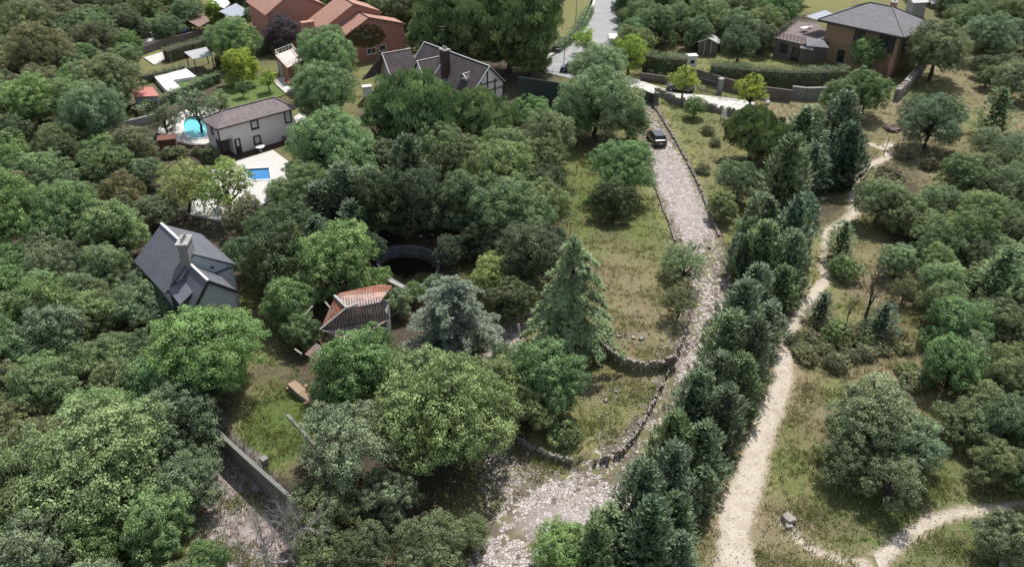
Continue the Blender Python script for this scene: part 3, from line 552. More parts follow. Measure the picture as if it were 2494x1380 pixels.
for (px0, py0, px1, py1, bars) in ((884, 76, 900, 92, 0), (895, 117, 915, 134, 1), (924, 113, 939, 126, 0)):
    s0, z0 = F.v(px0, py1); s1, z1 = F.v(px1, py0); window(h, F, s0, s1, z0 + .1, max(z1, z0 + 1.1), 'white', 'glass', sill='concrete', fw=.1, bars=bars)
b = MB(); iv = [F.v(*q) for q in ((838, 92), (862, 70), (895, 58), (925, 66), (938, 84), (930, 104), (905, 112), (885, 116), (862, 108), (845, 104))]
cs, cz = F.v(888, 88)
for i in range(len(iv)):
    for k in range(60): t = random.random() ** .5; q = random.random(); a_, c_ = iv[i], iv[(i + 1) % len(iv)]; es, ez = a_[0] + (c_[0] - a_[0]) * q, a_[1] + (c_[1] - a_[1]) * q; b.box(F.P(cs + (es - cs) * t + random.uniform(-.25, .25), cz + (ez - cz) * t + random.uniform(-.25, .25), .06), (.28, .1, .28), random.uniform(0, 3), ('X', random.uniform(0, 1.5)))
b.build('ivy', M['ivy'], h)
c1 = U(748, 52, 9.2); chimney(h, (c1.x, c1.y), 1.9, 1.0, 0, 9.0, math.atan2(F.d.y, F.d.x), 'brick', 'brick', 0)
Lw = Wl(F.P(-9.82, 0, -4.42), F.P(-9.82, 0, -11.5), (-60, 140)); window(h, Lw, 1.0, 2.2, 3.6, 4.8, 'white', 'glass'); window(h, F, -8.0, -6.9, 3.1, 4.3, 'white', 'glass')
# flat roofed terrace wing left of it
tw_ = [U(672, 135, 3.0), U(712, 120, 3.0), U(735, 150, 3.0), U(700, 165, 3.0)]; t = empty('garden_room', tuple(U(700, 180, 0)), 'low salmon brick garden room with a railed roof terrace', 'garden room')
b = MB(); b.prism([(p.x, p.y) for p in tw_], -.1, 2.9); b.build('wall', M['brick'], t)
m_ = sum(tw_, Vector((0, 0, 0))) / 4; b = MB(); b.prism([((p.x - m_.x) * 1.05 + m_.x, (p.y - m_.y) * 1.05 + m_.y) for p in tw_], 2.9, 3.05); b.build('roof_terrace', M['pinkfloor'], t)
b = MB()
for i in range(4):
    p, q = tw_[i], tw_[(i + 1) % 4]; b.bar((p.x, p.y, 3.9), (q.x, q.y, 3.9), .06); b.bar((p.x, p.y, 3.5), (q.x, q.y, 3.5), .04)
    for k in range(5): r_ = p + (q - p) * k / 5; b.bar((r_.x, r_.y, 3.05), (r_.x, r_.y, 3.9), .05)
b.build('railing', M['white'], t); W_ = Wl(tw_[0], tw_[3], (-60, 100))
window(t, W_, 1.0, 1.9, .1, 2.2, 'white', 'glass', name='glass_door'); window(t, W_, 2.3, 3.2, .1, 2.2, 'white', 'glass', name='glass_door')
# rear salmon house
S2 = U(652, 50, 5); h = empty('brick_house', (S2.x + 4, S2.y + 2, 0), 'rear salmon brick house cut by the top edge, terracotta roof', 'house')
F = Wl(S2, S2 + dv, (0, 0)); slice2(h, F, 0, 12, 5.2, 9.5, 0, 6.2, 11.5, 6.2)
window(h, F, 1.2, 2.2, 3.5, 4.7, 'white', 'glass')
# --- half timbered house with brown roofs
h = empty('timbered_house', tuple(U(1080, 200, 0)), 'house with many brown tiled gables, white verges and half timbering', 'house')
R1, R2 = U(1033, 103, 7.4), U(1193, 162, 7.4); d = (R2 - R1).normalized(); n = Vector((-d.y, d.x, 0)); n = n if n.y < 0 else -n     # n towards the camera
def gable(ra, rb, hw, drop, hb=None, dropb=None, mat='brown_tile', trim='white', verge=(0, 1), wall='plaster', name='roof'):
    d = (rb - ra).normalized(); n = Vector((-d.y, d.x, 0)); n = n if n.y < 0 else -n; hb = hb or hw; dropb = dropb or drop
    f = n * hw - Vector((0, 0, drop)); k = -n * hb - Vector((0, 0, dropb)); ed = [(ra, rb)]
    if 0 in verge: ed += [(ra, ra + f), (ra, ra + k)]
    if 1 in verge: ed += [(rb, rb + f), (rb, rb + k)]
    roof(h, [[ra, ra + f, rb + f, rb], [ra, rb, rb + k, ra + k]], mat, .15, trim=trim, edges=ed, tw=.11, name=name)
    b = MB(); q = d * .3; f2, k2 = f * .92 - Vector((0, 0, .25)), k * .92 - Vector((0, 0, .25)); L = (rb - ra) - q * 2; a_ = ra + q
    b.slab([Vector((a_.x + f2.x, a_.y + f2.y, -.2)), Vector((a_.x + k2.x, a_.y + k2.y, -.2)), a_ + k2, a_ - Vector((0, 0, .25)), a_ + f2], .2, L); b.build('wall', M[wall], h); return f2, k2, d
Rm = R1 + (R2 - R1) * .40
f2, k2, d = gable(Rm, R2, 3.6, 3.6, 3.0, 3.0, verge=(0, 1)); gable(R1, Rm - d * .02, 3.0, 3.2, verge=(0,))
# half timber on the right gable end
E_ = R2 - d * .27; G = Wl(E_ + f2, E_ + k2, R2 + d * 5); cz = E_.z
for s_0, z_0, s_1, z_1 in ((0, .2, 0, 3.6), (G.L, .2, G.L, 3.9), (G.L * .5, .3, G.L * .5, cz - .6), (G.L * .28, .3, G.L * .28, 5.2), (G.L * .74, .3, G.L * .74, 5.3), (0, 3.7, G.L, 3.7), (G.L * .18, 4.9, G.L * .84, 4.9)):
    b = MB(); b.bar(G.P(s_0, z_0, .05), G.P(s_1, z_1, .05), .16, .12); b.build('timber_beam', M['brownwood'], h)
for ax, ay, bx, by, z_, hw, dr in ((1015, 150, 1074, 137, 6.4, 2.6, 2.9), (930, 131, 1000, 119, 6.6, 3.4, 3.6), (1127, 181, 1156, 173, 6.0, .9, .55)):
    p, q = U(ax, ay, z_), U(bx, by, z_); gable(p, q, hw, dr, verge=(0, 1) if hw < 2 else (0,), name='dormer_roof' if hw < 2 else 'roof')
# left hip of the left wing
p = U(930, 131, 6.6); q = U(880, 196, 3.4); r_ = U(926, 182, 3.4); b = MB(); b.slab([p, q, r_], .12); b.slab([p, p + Vector((-2.2, 2.5, -3.3)), q], .12); b.build('hip_roof', M['brown_tile'], h)
c1 = U(1083, 122, 8.6); chimney(h, (c1.x, c1.y), 1.3, .9, 3, 8.6, math.atan2(d.y, d.x), 'brownwood', 'concrete', 3)
b = MB(); b.tube([(c1.x - .2, c1.y, 8.7), (c1.x - .2, c1.y, 12.2)], .035, 6); b.bar((c1.x - .8, c1.y, 12.1), (c1.x + .4, c1.y, 12.1), .05); b.bar((c1.x - .6, c1.y, 11.6), (c1.x + .2, c1.y, 11.6), .04); b.build('aerial', M['metal'], h)
p = U(893, 212, 2.6); b = MB(); b.box((p.x, p.y, 2.0), (1.3, .9, 1.4), .4); b.box((p.x, p.y, 2.75), (1.5, 1.1, .12), .4); b.build('porch', M['white'], h)
# --- hip-roofed brick house on the right
ZE = 7.0; EL_, EN, ER = U(1993, 47, ZE), U(2203, 91, ZE), U(2265, 56, ZE); F = Wl(EL_, EN, (0, 0)); Rt = Wl(EN, ER, (200, 100)); dep = abs((ER - EN).dot(F.n))
h = empty('hip_roof_house', (EN.x, EN.y, 0), 'brick house on the right with a large grey hipped roof and side terrace', 'house')
e = [EL_, EN, EN - F.n * dep, EL_ - F.n * dep]; z1 = ZE + 2.9; r0, r1 = F.P(F.L * .38, z1, -dep / 2), F.P(F.L * .64, z1, -dep / 2)
roof(h, [[e[0], e[1], r1, r0], [e[1], e[2], r1], [e[2], e[3], r0, r1], [e[3], e[0], r0]], 'slate_roof', .2, trim='dark', edges=[(e[0], r0), (e[1], r1), (e[2], r1), (r0, r1), (e[3], r0)], tw=.14)
b = MB()
for i in range(4): b.bar(e[i] - Vector((0, 0, .22)), e[(i + 1) % 4] - Vector((0, 0, .22)), .3, .3)
b.build('fascia', M['dark'], h)
b = MB(); o = .9; fp = [F.P(1.4, 0, -o), F.P(F.L - o, 0, -o), F.P(F.L - o, 0, -dep + o), F.P(1.4, 0, -dep + o)]; b.prism([(p.x, p.y) for p in fp], -.3, ZE - .2); b.build('wall', M['ochre_brick'], h)
F2 = Wl(F.P(0, 0, -o), F.P(F.L, 0, -o), (0, 0))
for a, c, z_0, z_1, nm in ((7.4, 9.3, 4.2, 6.5, 'window'), (12.2, 15.2, 3.7, 6.5, 'window'), (5, 6.2, .4, 2.4, 'door'), (10.5, 11.7, .6, 2.2, 'window')):
    window(h, F2, a * F.L / 17, c * F.L / 17, z_0, z_1, 'dark', 'glass', name=nm, bars=1)
R2_ = Wl(EN - F.n * o - F.d * o, EN - F.n * (dep - o) - F.d * o, (200, 100)); window(h, R2_, 2, 4, 3.6, 5.6, 'dark', 'glass')
b = MB(); b.prism([(p.x, p.y) for p in (F.P(14.2, 0, .3), F.P(F.L - .6, 0, .3), F.P(F.L - .6, 0, -o + .01), F.P(14.2, 0, -o + .01))], -.3, 3.2); b.build('entrance_pier', M['brick'], h)
c1 = U(2178, 8, 10.2); chimney(h, (c1.x, c1.y), 1.1, .8, 8, 10.3, .8, 'brick', 'concrete', 1)
# terrace block to the left
tz = 3.4; tp = [U(1890, 92, tz), U(1960, 108, tz), U(2030, 100, tz), U(1990, 55, tz), U(1945, 50, tz)]
b = MB(); b.prism([(p.x, p.y) for p in tp], -.3, tz - .2); b.build('terrace_wall', M['brownwall'], h); b = MB(); m_ = sum(tp, Vector((0, 0, 0))) / 5; b.prism([((p.x - m_.x) * 1.04 + m_.x, (p.y - m_.y) * 1.04 + m_.y) for p in tp], tz - .2, tz); b.build('terrace_floor', M['brownwall'], h)
b = MB()
for i in (0, 4, 3):
    p, q = tp[i], tp[(i + 1) % 5]; nn_ = 8
    for zz in (.35, .7, 1.05): b.bar((p.x, p.y, tz + zz), (q.x, q.y, tz + zz), .07)
    for k in range(nn_ + 1): r_ = p + (q - p) * k / nn_; b.bar((r_.x, r_.y, tz), (r_.x, r_.y, tz + 1.05), .07)
b.build('railing', M['dark'], h)
can = [U(1962, 40, 6.3), U(2000, 52, 6.1), U(2040, 38, 6.3), U(2010, 25, 6.5)]; roof(h, [can], 'greycan', .1, name='canopy')
aw = [U(1958, 92, 4.3), U(2005, 97, 4.3), U(2020, 117, 3.4), U(1965, 112, 3.4)]; roof(h, [aw], 'slate', .1, name='porch_roof'); aw = [U(1952, 107, 3.3), U(1983, 112, 3.3), U(1980, 122, 2.9), U(1948, 117, 2.9)]; roof(h, [aw], 'palecan', .06, name='awning')
Wt = Wl(tp[0], tp[1], (0, 0)); window(h, Wt, 1.2, 2.6, 1.2, 2.6, 'dark', 'glass'); window(h, Wt, 3.6, 5.0, .2, 2.4, 'dark', 'glass', name='door')
for k, (a, c) in enumerate(((1958, 77), (1972, 70))):
    p = U(a, c, tz); t = empty('terrace_table' if k == 0 else 'terrace_chair', tuple(p), ['pale table on the roof terrace of the hip roofed house', 'white chair on the roof terrace of the hip roofed house'][k], ['table', 'chair'][k])
    b = MB(); b.box((p.x, p.y, tz + (.72 if k == 0 else .45)), (1.7 if k == 0 else .6, 1.0 if k == 0 else .6, .07), .7); b.build('top' if k == 0 else 'seat', M['white'], t)
    for sx in (-1, 1):
        for sy in (-1, 1): b = MB(); w_ = .7 if k == 0 else .25; b.tube([(p.x + sx * w_ * .8, p.y + sy * w_ * .5, tz), (p.x + sx * w_ * .8, p.y + sy * w_ * .5, tz + .68 - .25 * k)], .04, 6); b.build('leg', M['white'], t)
    if k: b = MB(); b.box((p.x, p.y + .28, tz + .75), (.6, .07, .55), .7); b.build('backrest', M['white'], t)
# --- ruined house: broken clay roof and a broken wall
h = empty('ruined_house', tuple(U(870, 770, 0)), 'ruined house with a broken red clay tile roof among the trees', 'ruin')
A_, B_, C_, D_ = U(815, 722, 4.9), U(845, 752, 5.3), U(925, 735, 5.3), U(955, 695, 4.6)
roof(h, [[A_, U(780, 802, 3.4), B_]], 'old_tile', .12); roof(h, [[B_, U(780, 802, 3.4), U(860, 835, 3.3), U(950, 775, 3.6), C_]], 'old_grey_tile', .12)
roof(h, [[A_, B_, C_, D_ + (C_ - D_) * .35]], 'old_grey_tile', .12); roof(h, [[A_, C_ + (D_ - C_) * .65, D_, U(925, 692, 4.5), U(830, 712, 4.6)]], 'old_tile', .12)
b = MB(); b.bar(A_ + Vector((0, 0, .12)), B_ + Vector((0, 0, .12)), .22, .14); b.bar(B_ + Vector((0, 0, .14)), U(780, 802, 3.55), .2, .12); b.bar(B_ + Vector((0, 0, .14)), U(872, 738, 5.5), .2, .12); b.build('ridge_capping', M['concrete'], h)
b = MB(); b.prism([(p.x, p.y) for p in (U(795, 798, 3.3), U(862, 826, 3.3), U(940, 770, 3.5), U(945, 705, 4.4), U(835, 720, 4.4))], -.2, 3.3); b.build('wall', M['oldwall'], h)
b = MB()
for a, c in (((740, 770), (762, 745)), ((718, 850), (735, 862)), ((792, 735), (812, 760))): b.bar(U(*a, 3.2), U(*c, 3.5), .14)
b.build('rafter', M['deadwood'], h)
b = MB(); b.slab([U(742, 862, 2.2), U(770, 835, 2.9), U(800, 850, 2.9), U(775, 880, 2.2)], .1); b.build('collapsed_roof', M['old_grey_tile'], h)
rw = empty('ruined_wall', tuple(U(750, 990, 0)), 'broken wall with ochre plaster top beside the small green garden', 'ruin'); pts = [(700, 935, 3.0), (725, 958, 2.8), (748, 975, 2.4), (768, 992, 2.2), (785, 1012, 1.9), (800, 1030, 1.6)]
b = MB(); c_ = MB()
for (a, c, z_), (a2, c2, z2) in zip(pts, pts[1:]):
    p, q = U(a, c, z_), U(a2, c2, z2); b.slab([Vector((p.x, p.y, -.2)), Vector((q.x, q.y, -.2)), Vector((q.x, q.y, z2)), Vector((p.x, p.y, z_))], .5, Vector((.5, .45, 0))); c_.slab([p + Vector((0, 0, .02)), q + Vector((0, 0, .02)), q + Vector((.55, .5, .03)), p + Vector((.55, .5, .03))], .12)
b.build('wall', M['oldwall'], rw); c_.build('plaster_top', plain('ochre_plaster', (.40, .31, .21), (.24, .16, .12), .9, 2.5, bs_=.8), rw)
b = MB()
for k in range(60): i = random.randrange(5); a, c, z_ = pts[i]; p = U(a + random.uniform(0, 45), c + random.uniform(0, 25), z_ * .8); b.box(tuple(p), (.3, .22, .2), random.uniform(0, 3), ('X', random.uniform(-1, 1)))
b.build('broken_bricks', plain('broken_brick', (.42, .27, .19), (.25, .17, .13), .9, 3), rw)

# ---------------------------------------------------------------- gardens, pools and small structures
def pool(name, rim_px, water_px, label, wmat, deck='pale_conc', z=.35, deep=.25, coping='white'):
    t = empty(name, tuple(U(*water_px[0], 0)), label, 'swimming pool')
    dk = [U(a, c, z) for a, c in rim_px]; wt = [U(a, c, z) for a, c in water_px]; me = bpy.data.meshes.new('deck'); import bmesh
    bm = bmesh.new(); L1 = [bm.verts.new(p) for p in dk]; L2 = [bm.verts.new(p) for p in wt]; es = [bm.edges.new((L1[i], L1[(i + 1) % len(L1)])) for i in range(len(L1))] + [bm.edges.new((L2[i], L2[(i + 1) % len(L2)])) for i in range(len(L2))]
    bmesh.ops.triangle_fill(bm, edges=es, use_beauty=True); top = list(bm.faces); r = bmesh.ops.extrude_face_region(bm, geom=top); bmesh.ops.translate(bm, verts=[v for v in r['geom'] if isinstance(v, bmesh.types.BMVert)], vec=(0, 0, -z - .25)); bmesh.ops.recalc_face_normals(bm, faces=bm.faces); bm.to_mesh(me); bm.free()
    me.transform(Matrix.Translation(-t.location)); me.materials.append(M[deck]); o = bpy.data.objects.new('deck', me); sc.collection.objects.link(o); o.parent = t
    b = MB(); m_ = sum(wt, Vector((0, 0, 0))) / len(wt); b.prism([((p.x - m_.x) * 1.01 + m_.x, (p.y - m_.y) * 1.01 + m_.y) for p in wt], z - deep - .1, z - deep); b.build('water', M[wmat], t)
    b = MB()
    for i in range(len(wt)): b.bar(wt[i] + Vector((0, 0, .03)), wt[(i + 1) % len(wt)] + Vector((0, 0, .03)), .28, .1)
    b.build('coping', M[coping], t); return t
pool('round_pool', ribbon([(385, 322), (400, 296), (450, 268), (500, 262), (540, 272), (520, 300), (510, 345), (478, 350), (440, 345), (412, 335)]), ribbon([(447, 318), (446, 298), (462, 284), (490, 283), (510, 296), (512, 318), (500, 334), (474, 338), (456, 332)]), 'round turquoise swimming pool beside the white house', 'pool', 'paving', .5)
b = MB(); pts = ribbon([(385, 324), (412, 338), (440, 348), (478, 353), (512, 348)], 4)[:16]
for p, q in zip(pts, pts[1:]): a, c = U(*p, .5), U(*q, .5); b.bar((a.x, a.y, .1), (c.x, c.y, .1), .25, .9)
b.build('terrace_wall', M['brownwall'], label='curved brown retaining wall below the round turquoise pool', cat='retaining wall')
pool('blue_pool', [(515, 412), (560, 398), (600, 385), (665, 365), (705, 395), (700, 440), (690, 470), (560, 540), (455, 520), (470, 470)], [(587, 412), (657, 408), (662, 438), (610, 440)], 'blue rectangular pool set in a bright white patio', 'bluepool', 'paving', .3, .15)
pool('pale_pool', [(350, 72), (420, 60), (450, 66), (430, 85), (345, 108)], [(366, 80), (402, 70), (404, 86), (372, 94)], 'pale green pool at the top left behind the gardens', 'palepool', 'pale_conc', .4)
# dark round pond with raised rim
pr = ribbon([(918, 632), (930, 612), (960, 600), (1000, 598), (1045, 608), (1068, 632), (1066, 660), (1040, 688), (1000, 700), (962, 684), (930, 660)], 5)
t = empty('round_pond', tuple(U(990, 650, 0)), 'dark sunken round pond with a pale rim in deep shade', 'pond'); b = MB(); o3 = [U(*p, .25) for p in pr]; m_ = sum(o3, Vector((0, 0, 0))) / len(o3)
inn = [Vector(((p.x - m_.x) * .94 + m_.x, (p.y - m_.y) * .94 + m_.y, .25)) for p in o3]; N_ = len(o3); o3 = [Vector(((p.x - m_.x) * 1.04 + m_.x, (p.y - m_.y) * 1.04 + m_.y, .25)) for p in o3]
low = lambda p, z: Vector((p.x, p.y, z))
b.add([low(p, .25) for p in o3] + [low(p, .25) for p in inn] + [low(p, -2.2) for p in inn] + [low(p, -2.2) for p in o3], [(i + k * N_, (i + 1) % N_ + k * N_, (i + 1) % N_ + (k + 1) % 4 * N_, i + (k + 1) % 4 * N_) for i in range(N_) for k in range(4)])
b.build('rim', plain('pond_rim', (.20, .215, .24), (.09, .095, .10), .8, 1), t); b = MB(); b.prism([(p.x, p.y) for p in inn], -1.3, -1.1); b.build('water', M['pond'], t)
b = MB(); a, c = U(925, 672, .3), U(1030, 722, .3); b.bar((a.x, a.y, .15), (c.x, c.y, .15), .4, .4); b.build('path_kerb', M['concrete'], label='pale straight kerb running past the near side of the dark pond', cat='kerb')
def hut(name, px, zt, label, cat, wall, roofm, over=.25, fall=.25, posts=False, parts='roof'):
    "flat or lean-to roof on walls or posts; px = four roof corners at height zt"
    P = [U(a, c, zt) for a, c in px]; m_ = sum(P, Vector((0, 0, 0))) / len(P); t = empty(name, (m_.x, m_.y, 0), label, cat)
    b = MB(); b.slab([p + Vector((0, 0, fall if i in (2, 3) else 0)) for i, p in enumerate(P)], .12); b.build('roof', M[roofm], t)
    ins = [m_ + (p - m_) * .88 for p in P]
    if posts:
        for p in ins: b = MB(); b.bar((p.x, p.y, -.2), (p.x, p.y, zt - .1), .14); b.build('post', M[wall], t)
    else: b = MB(); b.prism([(p.x, p.y) for p in ins], -.2, zt - .1); b.build('wall', M[wall], t)
    return t, P
hut('garden_shed', [(318, 215), (326, 236), (388, 235), (372, 213)], 2.3, 'small shed with a flat faded red roof beside the clipped hedge', 'shed', 'greywall', 'pinkroof', fall=.1)
t, P = hut('pergola', [(448, 127), (470, 144), (520, 138), (503, 118)], 2.6, 'pale grey canopy on posts behind the tall dark hedge', 'canopy', 'brownwood', 'palecan', posts=True)
t, P = hut('lean_to', [(448, 46), (484, 66), (512, 54), (490, 34)], 2.8, 'open shelter with a brown sheet roof at the top left', 'shelter', 'brownwood', 'brownroof', posts=True)
t, P = hut('pergola', [(533, 28), (575, 47), (608, 30), (575, 10)], 2.9, 'grey blue canopy on posts at the top beside the lime tree', 'canopy', 'dark', 'greycan', posts=True, fall=.15)
hut('flat_roof_house', [(512, 6), (545, 20), (560, 8), (545, -12)], 3.2, 'building with a white flat roof cut by the top edge', 'building', 'plaster', 'white', fall=0)
hut('flat_roof_house', [(90, 25), (125, 34), (140, 18), (100, 10)], 3.0, 'pale roof hidden among trees in the top left corner', 'building', 'plaster', 'white', fall=0)
b = MB(); ter = [U(370, 180, .9), U(412, 228, .9), (U(442, 214, .9)), U(420, 195, .9), U(478, 186, .9), U(452, 166, .9)]; b.slab(ter, 1.1, Vector((0, 0, -1.1))); b.build('garden_terrace', M['white'], label='white L shaped raised terrace beside a small lawn', cat='terrace')
flat('lawn', [(420, 196), (476, 187), (500, 205), (445, 216)], M['netting'], .2, .3); flat('garden_lawn', ribbon([(505, 240), (540, 215), (600, 190), (665, 190), (700, 225), (640, 245), (560, 262), (515, 262)]), M['netting'], .3, .14)
flat('white_yard', [(350, 140), (405, 124), (410, 142), (375, 158)], M['pale_conc'], .3, .2)
b = MB(); a, c = U(345, 118, 1.2), U(408, 96, 1.2); q = U(520, 70, 1.2); b.bar((a.x, a.y, .7), (c.x, c.y, .7), .3, 1.6); b.bar((c.x, c.y, .7), (q.x, q.y, .7), .3, 1.6); b.build('garden_wall', M['brownwall'], label='brown garden wall below the pale green pool', cat='wall')
b = MB(); a, c = U(305, 300, .9), U(385, 280, .9); b.bar((a.x, a.y, .6), (c.x, c.y, .6), .3, 1.2); b.build('garden_wall', M['concrete'], label='pale grey wall left of the round turquoise pool', cat='wall')
b = MB(); p = U(408, 345, 1.2); b.box((p.x, p.y, .8), (2.2, 1.6, 1.9), .3); b.box((p.x, p.y, 1.8), (2.5, 1.9, .12), .3); b.build('pump_house', plain('rust_brick', (.20, .085, .06), (.12, .06, .05), .9, 1), label='low rust brown brick hut under the pool terrace', cat='hut')
b = MB(); a, c = U(708, 345, .6), U(735, 370, .6); b.bar((a.x, a.y, .4), (c.x, c.y, .4), .35, .9); a = U(690, 335, .6); b.bar((a.x, a.y, .4), (U(708, 345, .6).x, U(708, 345, .6).y, .4), .35, .9); b.build('garden_wall', M['brownwall'], label='low brown wall at the right end of the white patio', cat='wall')
flat('tiled_terrace', [(662, 196), (690, 186), (722, 212), (695, 226)], M['pinkroof'] if 0 else M['pale_conc'], .3, .35); flat('side_step', [(716, 285), (735, 272), (750, 285), (722, 300)], M['pale_conc'], .3, .3)
# bird bath / fountain bowl by the white house
p = U(636, 372, 0); t = empty('fountain_bowl', tuple(p), 'shallow white bowl on a foot in front of the white house', 'fountain'); b = MB(); b.tube([(p.x, p.y, .1), (p.x, p.y, .75)], [.22, .12], 10); b.build('foot', M['concrete'], t)
b = MB(); b.tube([(p.x, p.y, .7), (p.x, p.y, .82), (p.x, p.y, .95)], [.15, .5, .65], 14); b.build('bowl', M['white'], t)
# blue parasol, closed
p = U(628, 82, 0); t = empty('parasol', tuple(p), 'closed blue parasol beside the dark purple plum tree', 'parasol'); b = MB(); b.tube([(p.x, p.y, 0), (p.x, p.y, 3.2)], .05, 6); b.build('pole', M['white'], t)
b = MB(); b.tube([(p.x, p.y, .9), (p.x, p.y, 1.6), (p.x, p.y, 3.1)], [.75, .55, .06], 9); b.build('canopy', M['blue'], t); b = MB(); b.tube([(p.x, p.y, 0), (p.x, p.y, .12)], .4, 10); b.build('base', M['concrete'], t)
def table(px, py, z, s, label, mat='white'):
    p = U(px, py, z); t = empty('garden_table', tuple(p), label, 'table'); b = MB(); b.box((p.x, p.y, z + .72), (s, s * .7, .06), .5); b.build('top', M[mat], t)
    for a in (-1, 1):
        for c in (-1, 1): b = MB(); b.bar((p.x + a * s * .35, p.y + c * s * .22, z), (p.x + a * s * .35, p.y + c * s * .22, z + .7), .07); b.build('leg', M[mat], t)
table(645, 86, 0, 2.0, 'white table right of the closed blue parasol')
def lounger(px, py, z, ang, mat, label):
    p = U(px, py, z); t = empty('sun_lounger', tuple(p), label, 'lounger'); t.rotation_euler = (0, 0, ang); t0 = t.location.copy(); t.location = (0, 0, 0)
    b = MB(); b.box((0, 0, .35), (.65, 1.3, .1)); b.build('seat', M[mat], t); b = MB(); b.box((0, .85, .58), (.65, .75, .1), 0, ('X', .65)); b.build('backrest', M[mat], t)
    for a in (-1, 1):
        for c in (-1, 1): b = MB(); b.bar((a * .26, c * .5, 0), (a * .26, c * .5, .34), .06); b.build('leg', M[mat], t)
    t.location = t0
lounger(712, 208, .35, 1.2, 'red', 'red sun lounger on the tiled terrace of the salmon house')
p = U(452, 88, 0); b = MB(); b.box((p.x, p.y, .6), (1.3, 1.0, 1.1), .3); b.box((p.x, p.y, 1.18), (1.4, 1.1, .1), .3); b.build('storage_bin', M['bluebin'], label='blue storage bin beside the brown roofed shelter', cat='bin')
p = U(437, 88, 0); b = MB(); b.box((p.x, p.y, .5), (.9, .7, .9), .3); b.box((p.x, p.y, 1.0), (1.0, .8, .1), .3); b.build('storage_bin', M['dark'], label='black bin left of the blue storage bin', cat='bin')
# --- by the lane
sh = [U(1697, 108, 2.4), U(1697, 108, 2.4)]; a, c = U(1697, 132, 0), U(1746, 136, 0); G = Wl(a, c, (0, 0)); t = empty('garden_shed', tuple(a), 'grey garden shed with white edged gable roof', 'shed')
b = MB(); L = G.L; b.slab([G.P(.1, -.1), G.P(L - .1, -.1), G.P(L - .1, 2.3), G.P(L / 2, 2.95), G.P(.1, 2.3)], .1, G.n * -3.6); b.build('wall', M['brownwall'], t)
roof(t, [[G.P(-.1, 2.2, .25), G.P(L / 2, 3.05, .25), G.P(L / 2, 3.05, -3.8), G.P(-.1, 2.2, -3.8)], [G.P(L / 2, 3.05, .25), G.P(L + .1, 2.2, .25), G.P(L + .1, 2.2, -3.8), G.P(L / 2, 3.05, -3.8)]], 'palecan', .08, trim='white', edges=[(G.P(-.1, 2.2, .25), G.P(L / 2, 3.05, .25)), (G.P(L + .1, 2.2, .25), G.P(L / 2, 3.05, .25))], tw=.14)
for k in (1, 2):
    b = MB(); b.bar(G.P(L * k / 3, 0, .03), G.P(L * k / 3, 2.5, .03), .08); b.build('door_strip', M['white'], t)
p = U(1682, 162, 0); t = empty('barbecue', tuple(p), 'small white masonry barbecue beside the garden wall', 'barbecue'); b = MB(); b.box((p.x, p.y, .9), (1.6, 1.2, 1.9), .1); b.box((p.x, p.y, 2.0), (1.9, 1.5, .16), .1); b.build('body', M['white'], t)
b = MB(); b.box((p.x + .1, p.y - .62, 1.0), (.7, .06, .6), .1); b.build('fire_opening', M['dark'], t)
b = MB(); pts = [(1668, 190), (1700, 196), (1745, 212), (1780, 222), (1830, 236), (1925, 248)]
for p, q in zip(pts, pts[1:]): a, c = U(*p), U(*q); b.bar((a.x, a.y, .9), (c.x, c.y, .9), .3, 2.0)
b.build('boundary_wall', M['brownwall'], label='long brown wall between the concrete lane and the long hedge', cat='wall')
b = MB(); a, c = U(1560, 196), U(1668, 210); b.bar((a.x, a.y, .6), (c.x, c.y, .6), .3, 1.4); b.build('boundary_wall', M['brownwall'], label='low grey brown wall behind the parked dark car', cat='wall')
for a_, c_, lb in ((1648, 216, 'pale gate pillar behind the parked dark car'), (1752, 226, 'pale gate pillar at the right end of the iron fence')):
    p = U(a_, c_); b = MB(); b.box((p.x, p.y, 1.1), (.7, .6, 2.3), .4); b.box((p.x, p.y, 2.32), (.85, .75, .14), .4); b.build('gate_pillar', M['concrete'], label=lb, cat='pillar')
t = empty('iron_gate', tuple(U(1725, 225)), 'dark metal gate in the brown wall of the lane', 'gate'); a, c = U(1700, 216), U(1745, 228); G = Wl(a, c, (0, 0)); b = MB()
for k in range(11): b.bar(G.P(G.L * k / 10, .1, .35), G.P(G.L * k / 10, 1.9, .35), .06)
b.build('bars', M['dark'], t); b = MB(); b.bar(G.P(0, .15, .35), G.P(G.L, .15, .35), .1); b.bar(G.P(0, 1.9, .35), G.P(G.L, 1.9, .35), .1); b.build('gate_frame', M['dark'], t)
b = MB(); pts = [(1925, 240), (1960, 244), (2000, 243), (2050, 236), (2075, 225)]
for p, q in zip(pts, pts[1:]): a, c = U(*p), U(*q); b.bar((a.x, a.y, 1.0), (c.x, c.y, 1.0), .6, 2.1)
b.build('boundary_wall', M['gravelwall'], label='rounded grey pebble faced wall at the end of the long hedge', cat='wall')
a, c = U(1562, 246), U(1592, 256); G = Wl(a, c, (0, 0)); t = empty('metal_gate', tuple(a), 'grey metal gate closing the top of the paved driveway', 'gate'); b = MB(); b.slab([G.P(.1, .1), G.P(G.L - .1, .1), G.P(G.L - .1, 1.7), G.P(.1, 1.7)], .06, G.n * -.06); b.build('gate_panel', M['greenscreen'], t)
b = MB()
for s_0, z_0, s_1, z_1 in ((0, 0, 0, 1.8), (G.L, 0, G.L, 1.8), (0, 1.8, G.L, 1.8), (0, .12, G.L, .12), (G.L / 2, 0, G.L / 2, 1.8)): b.bar(G.P(s_0, z_0, .06), G.P(s_1, z_1, .06), .1)
b.build('gate_frame', M['metal'], t)
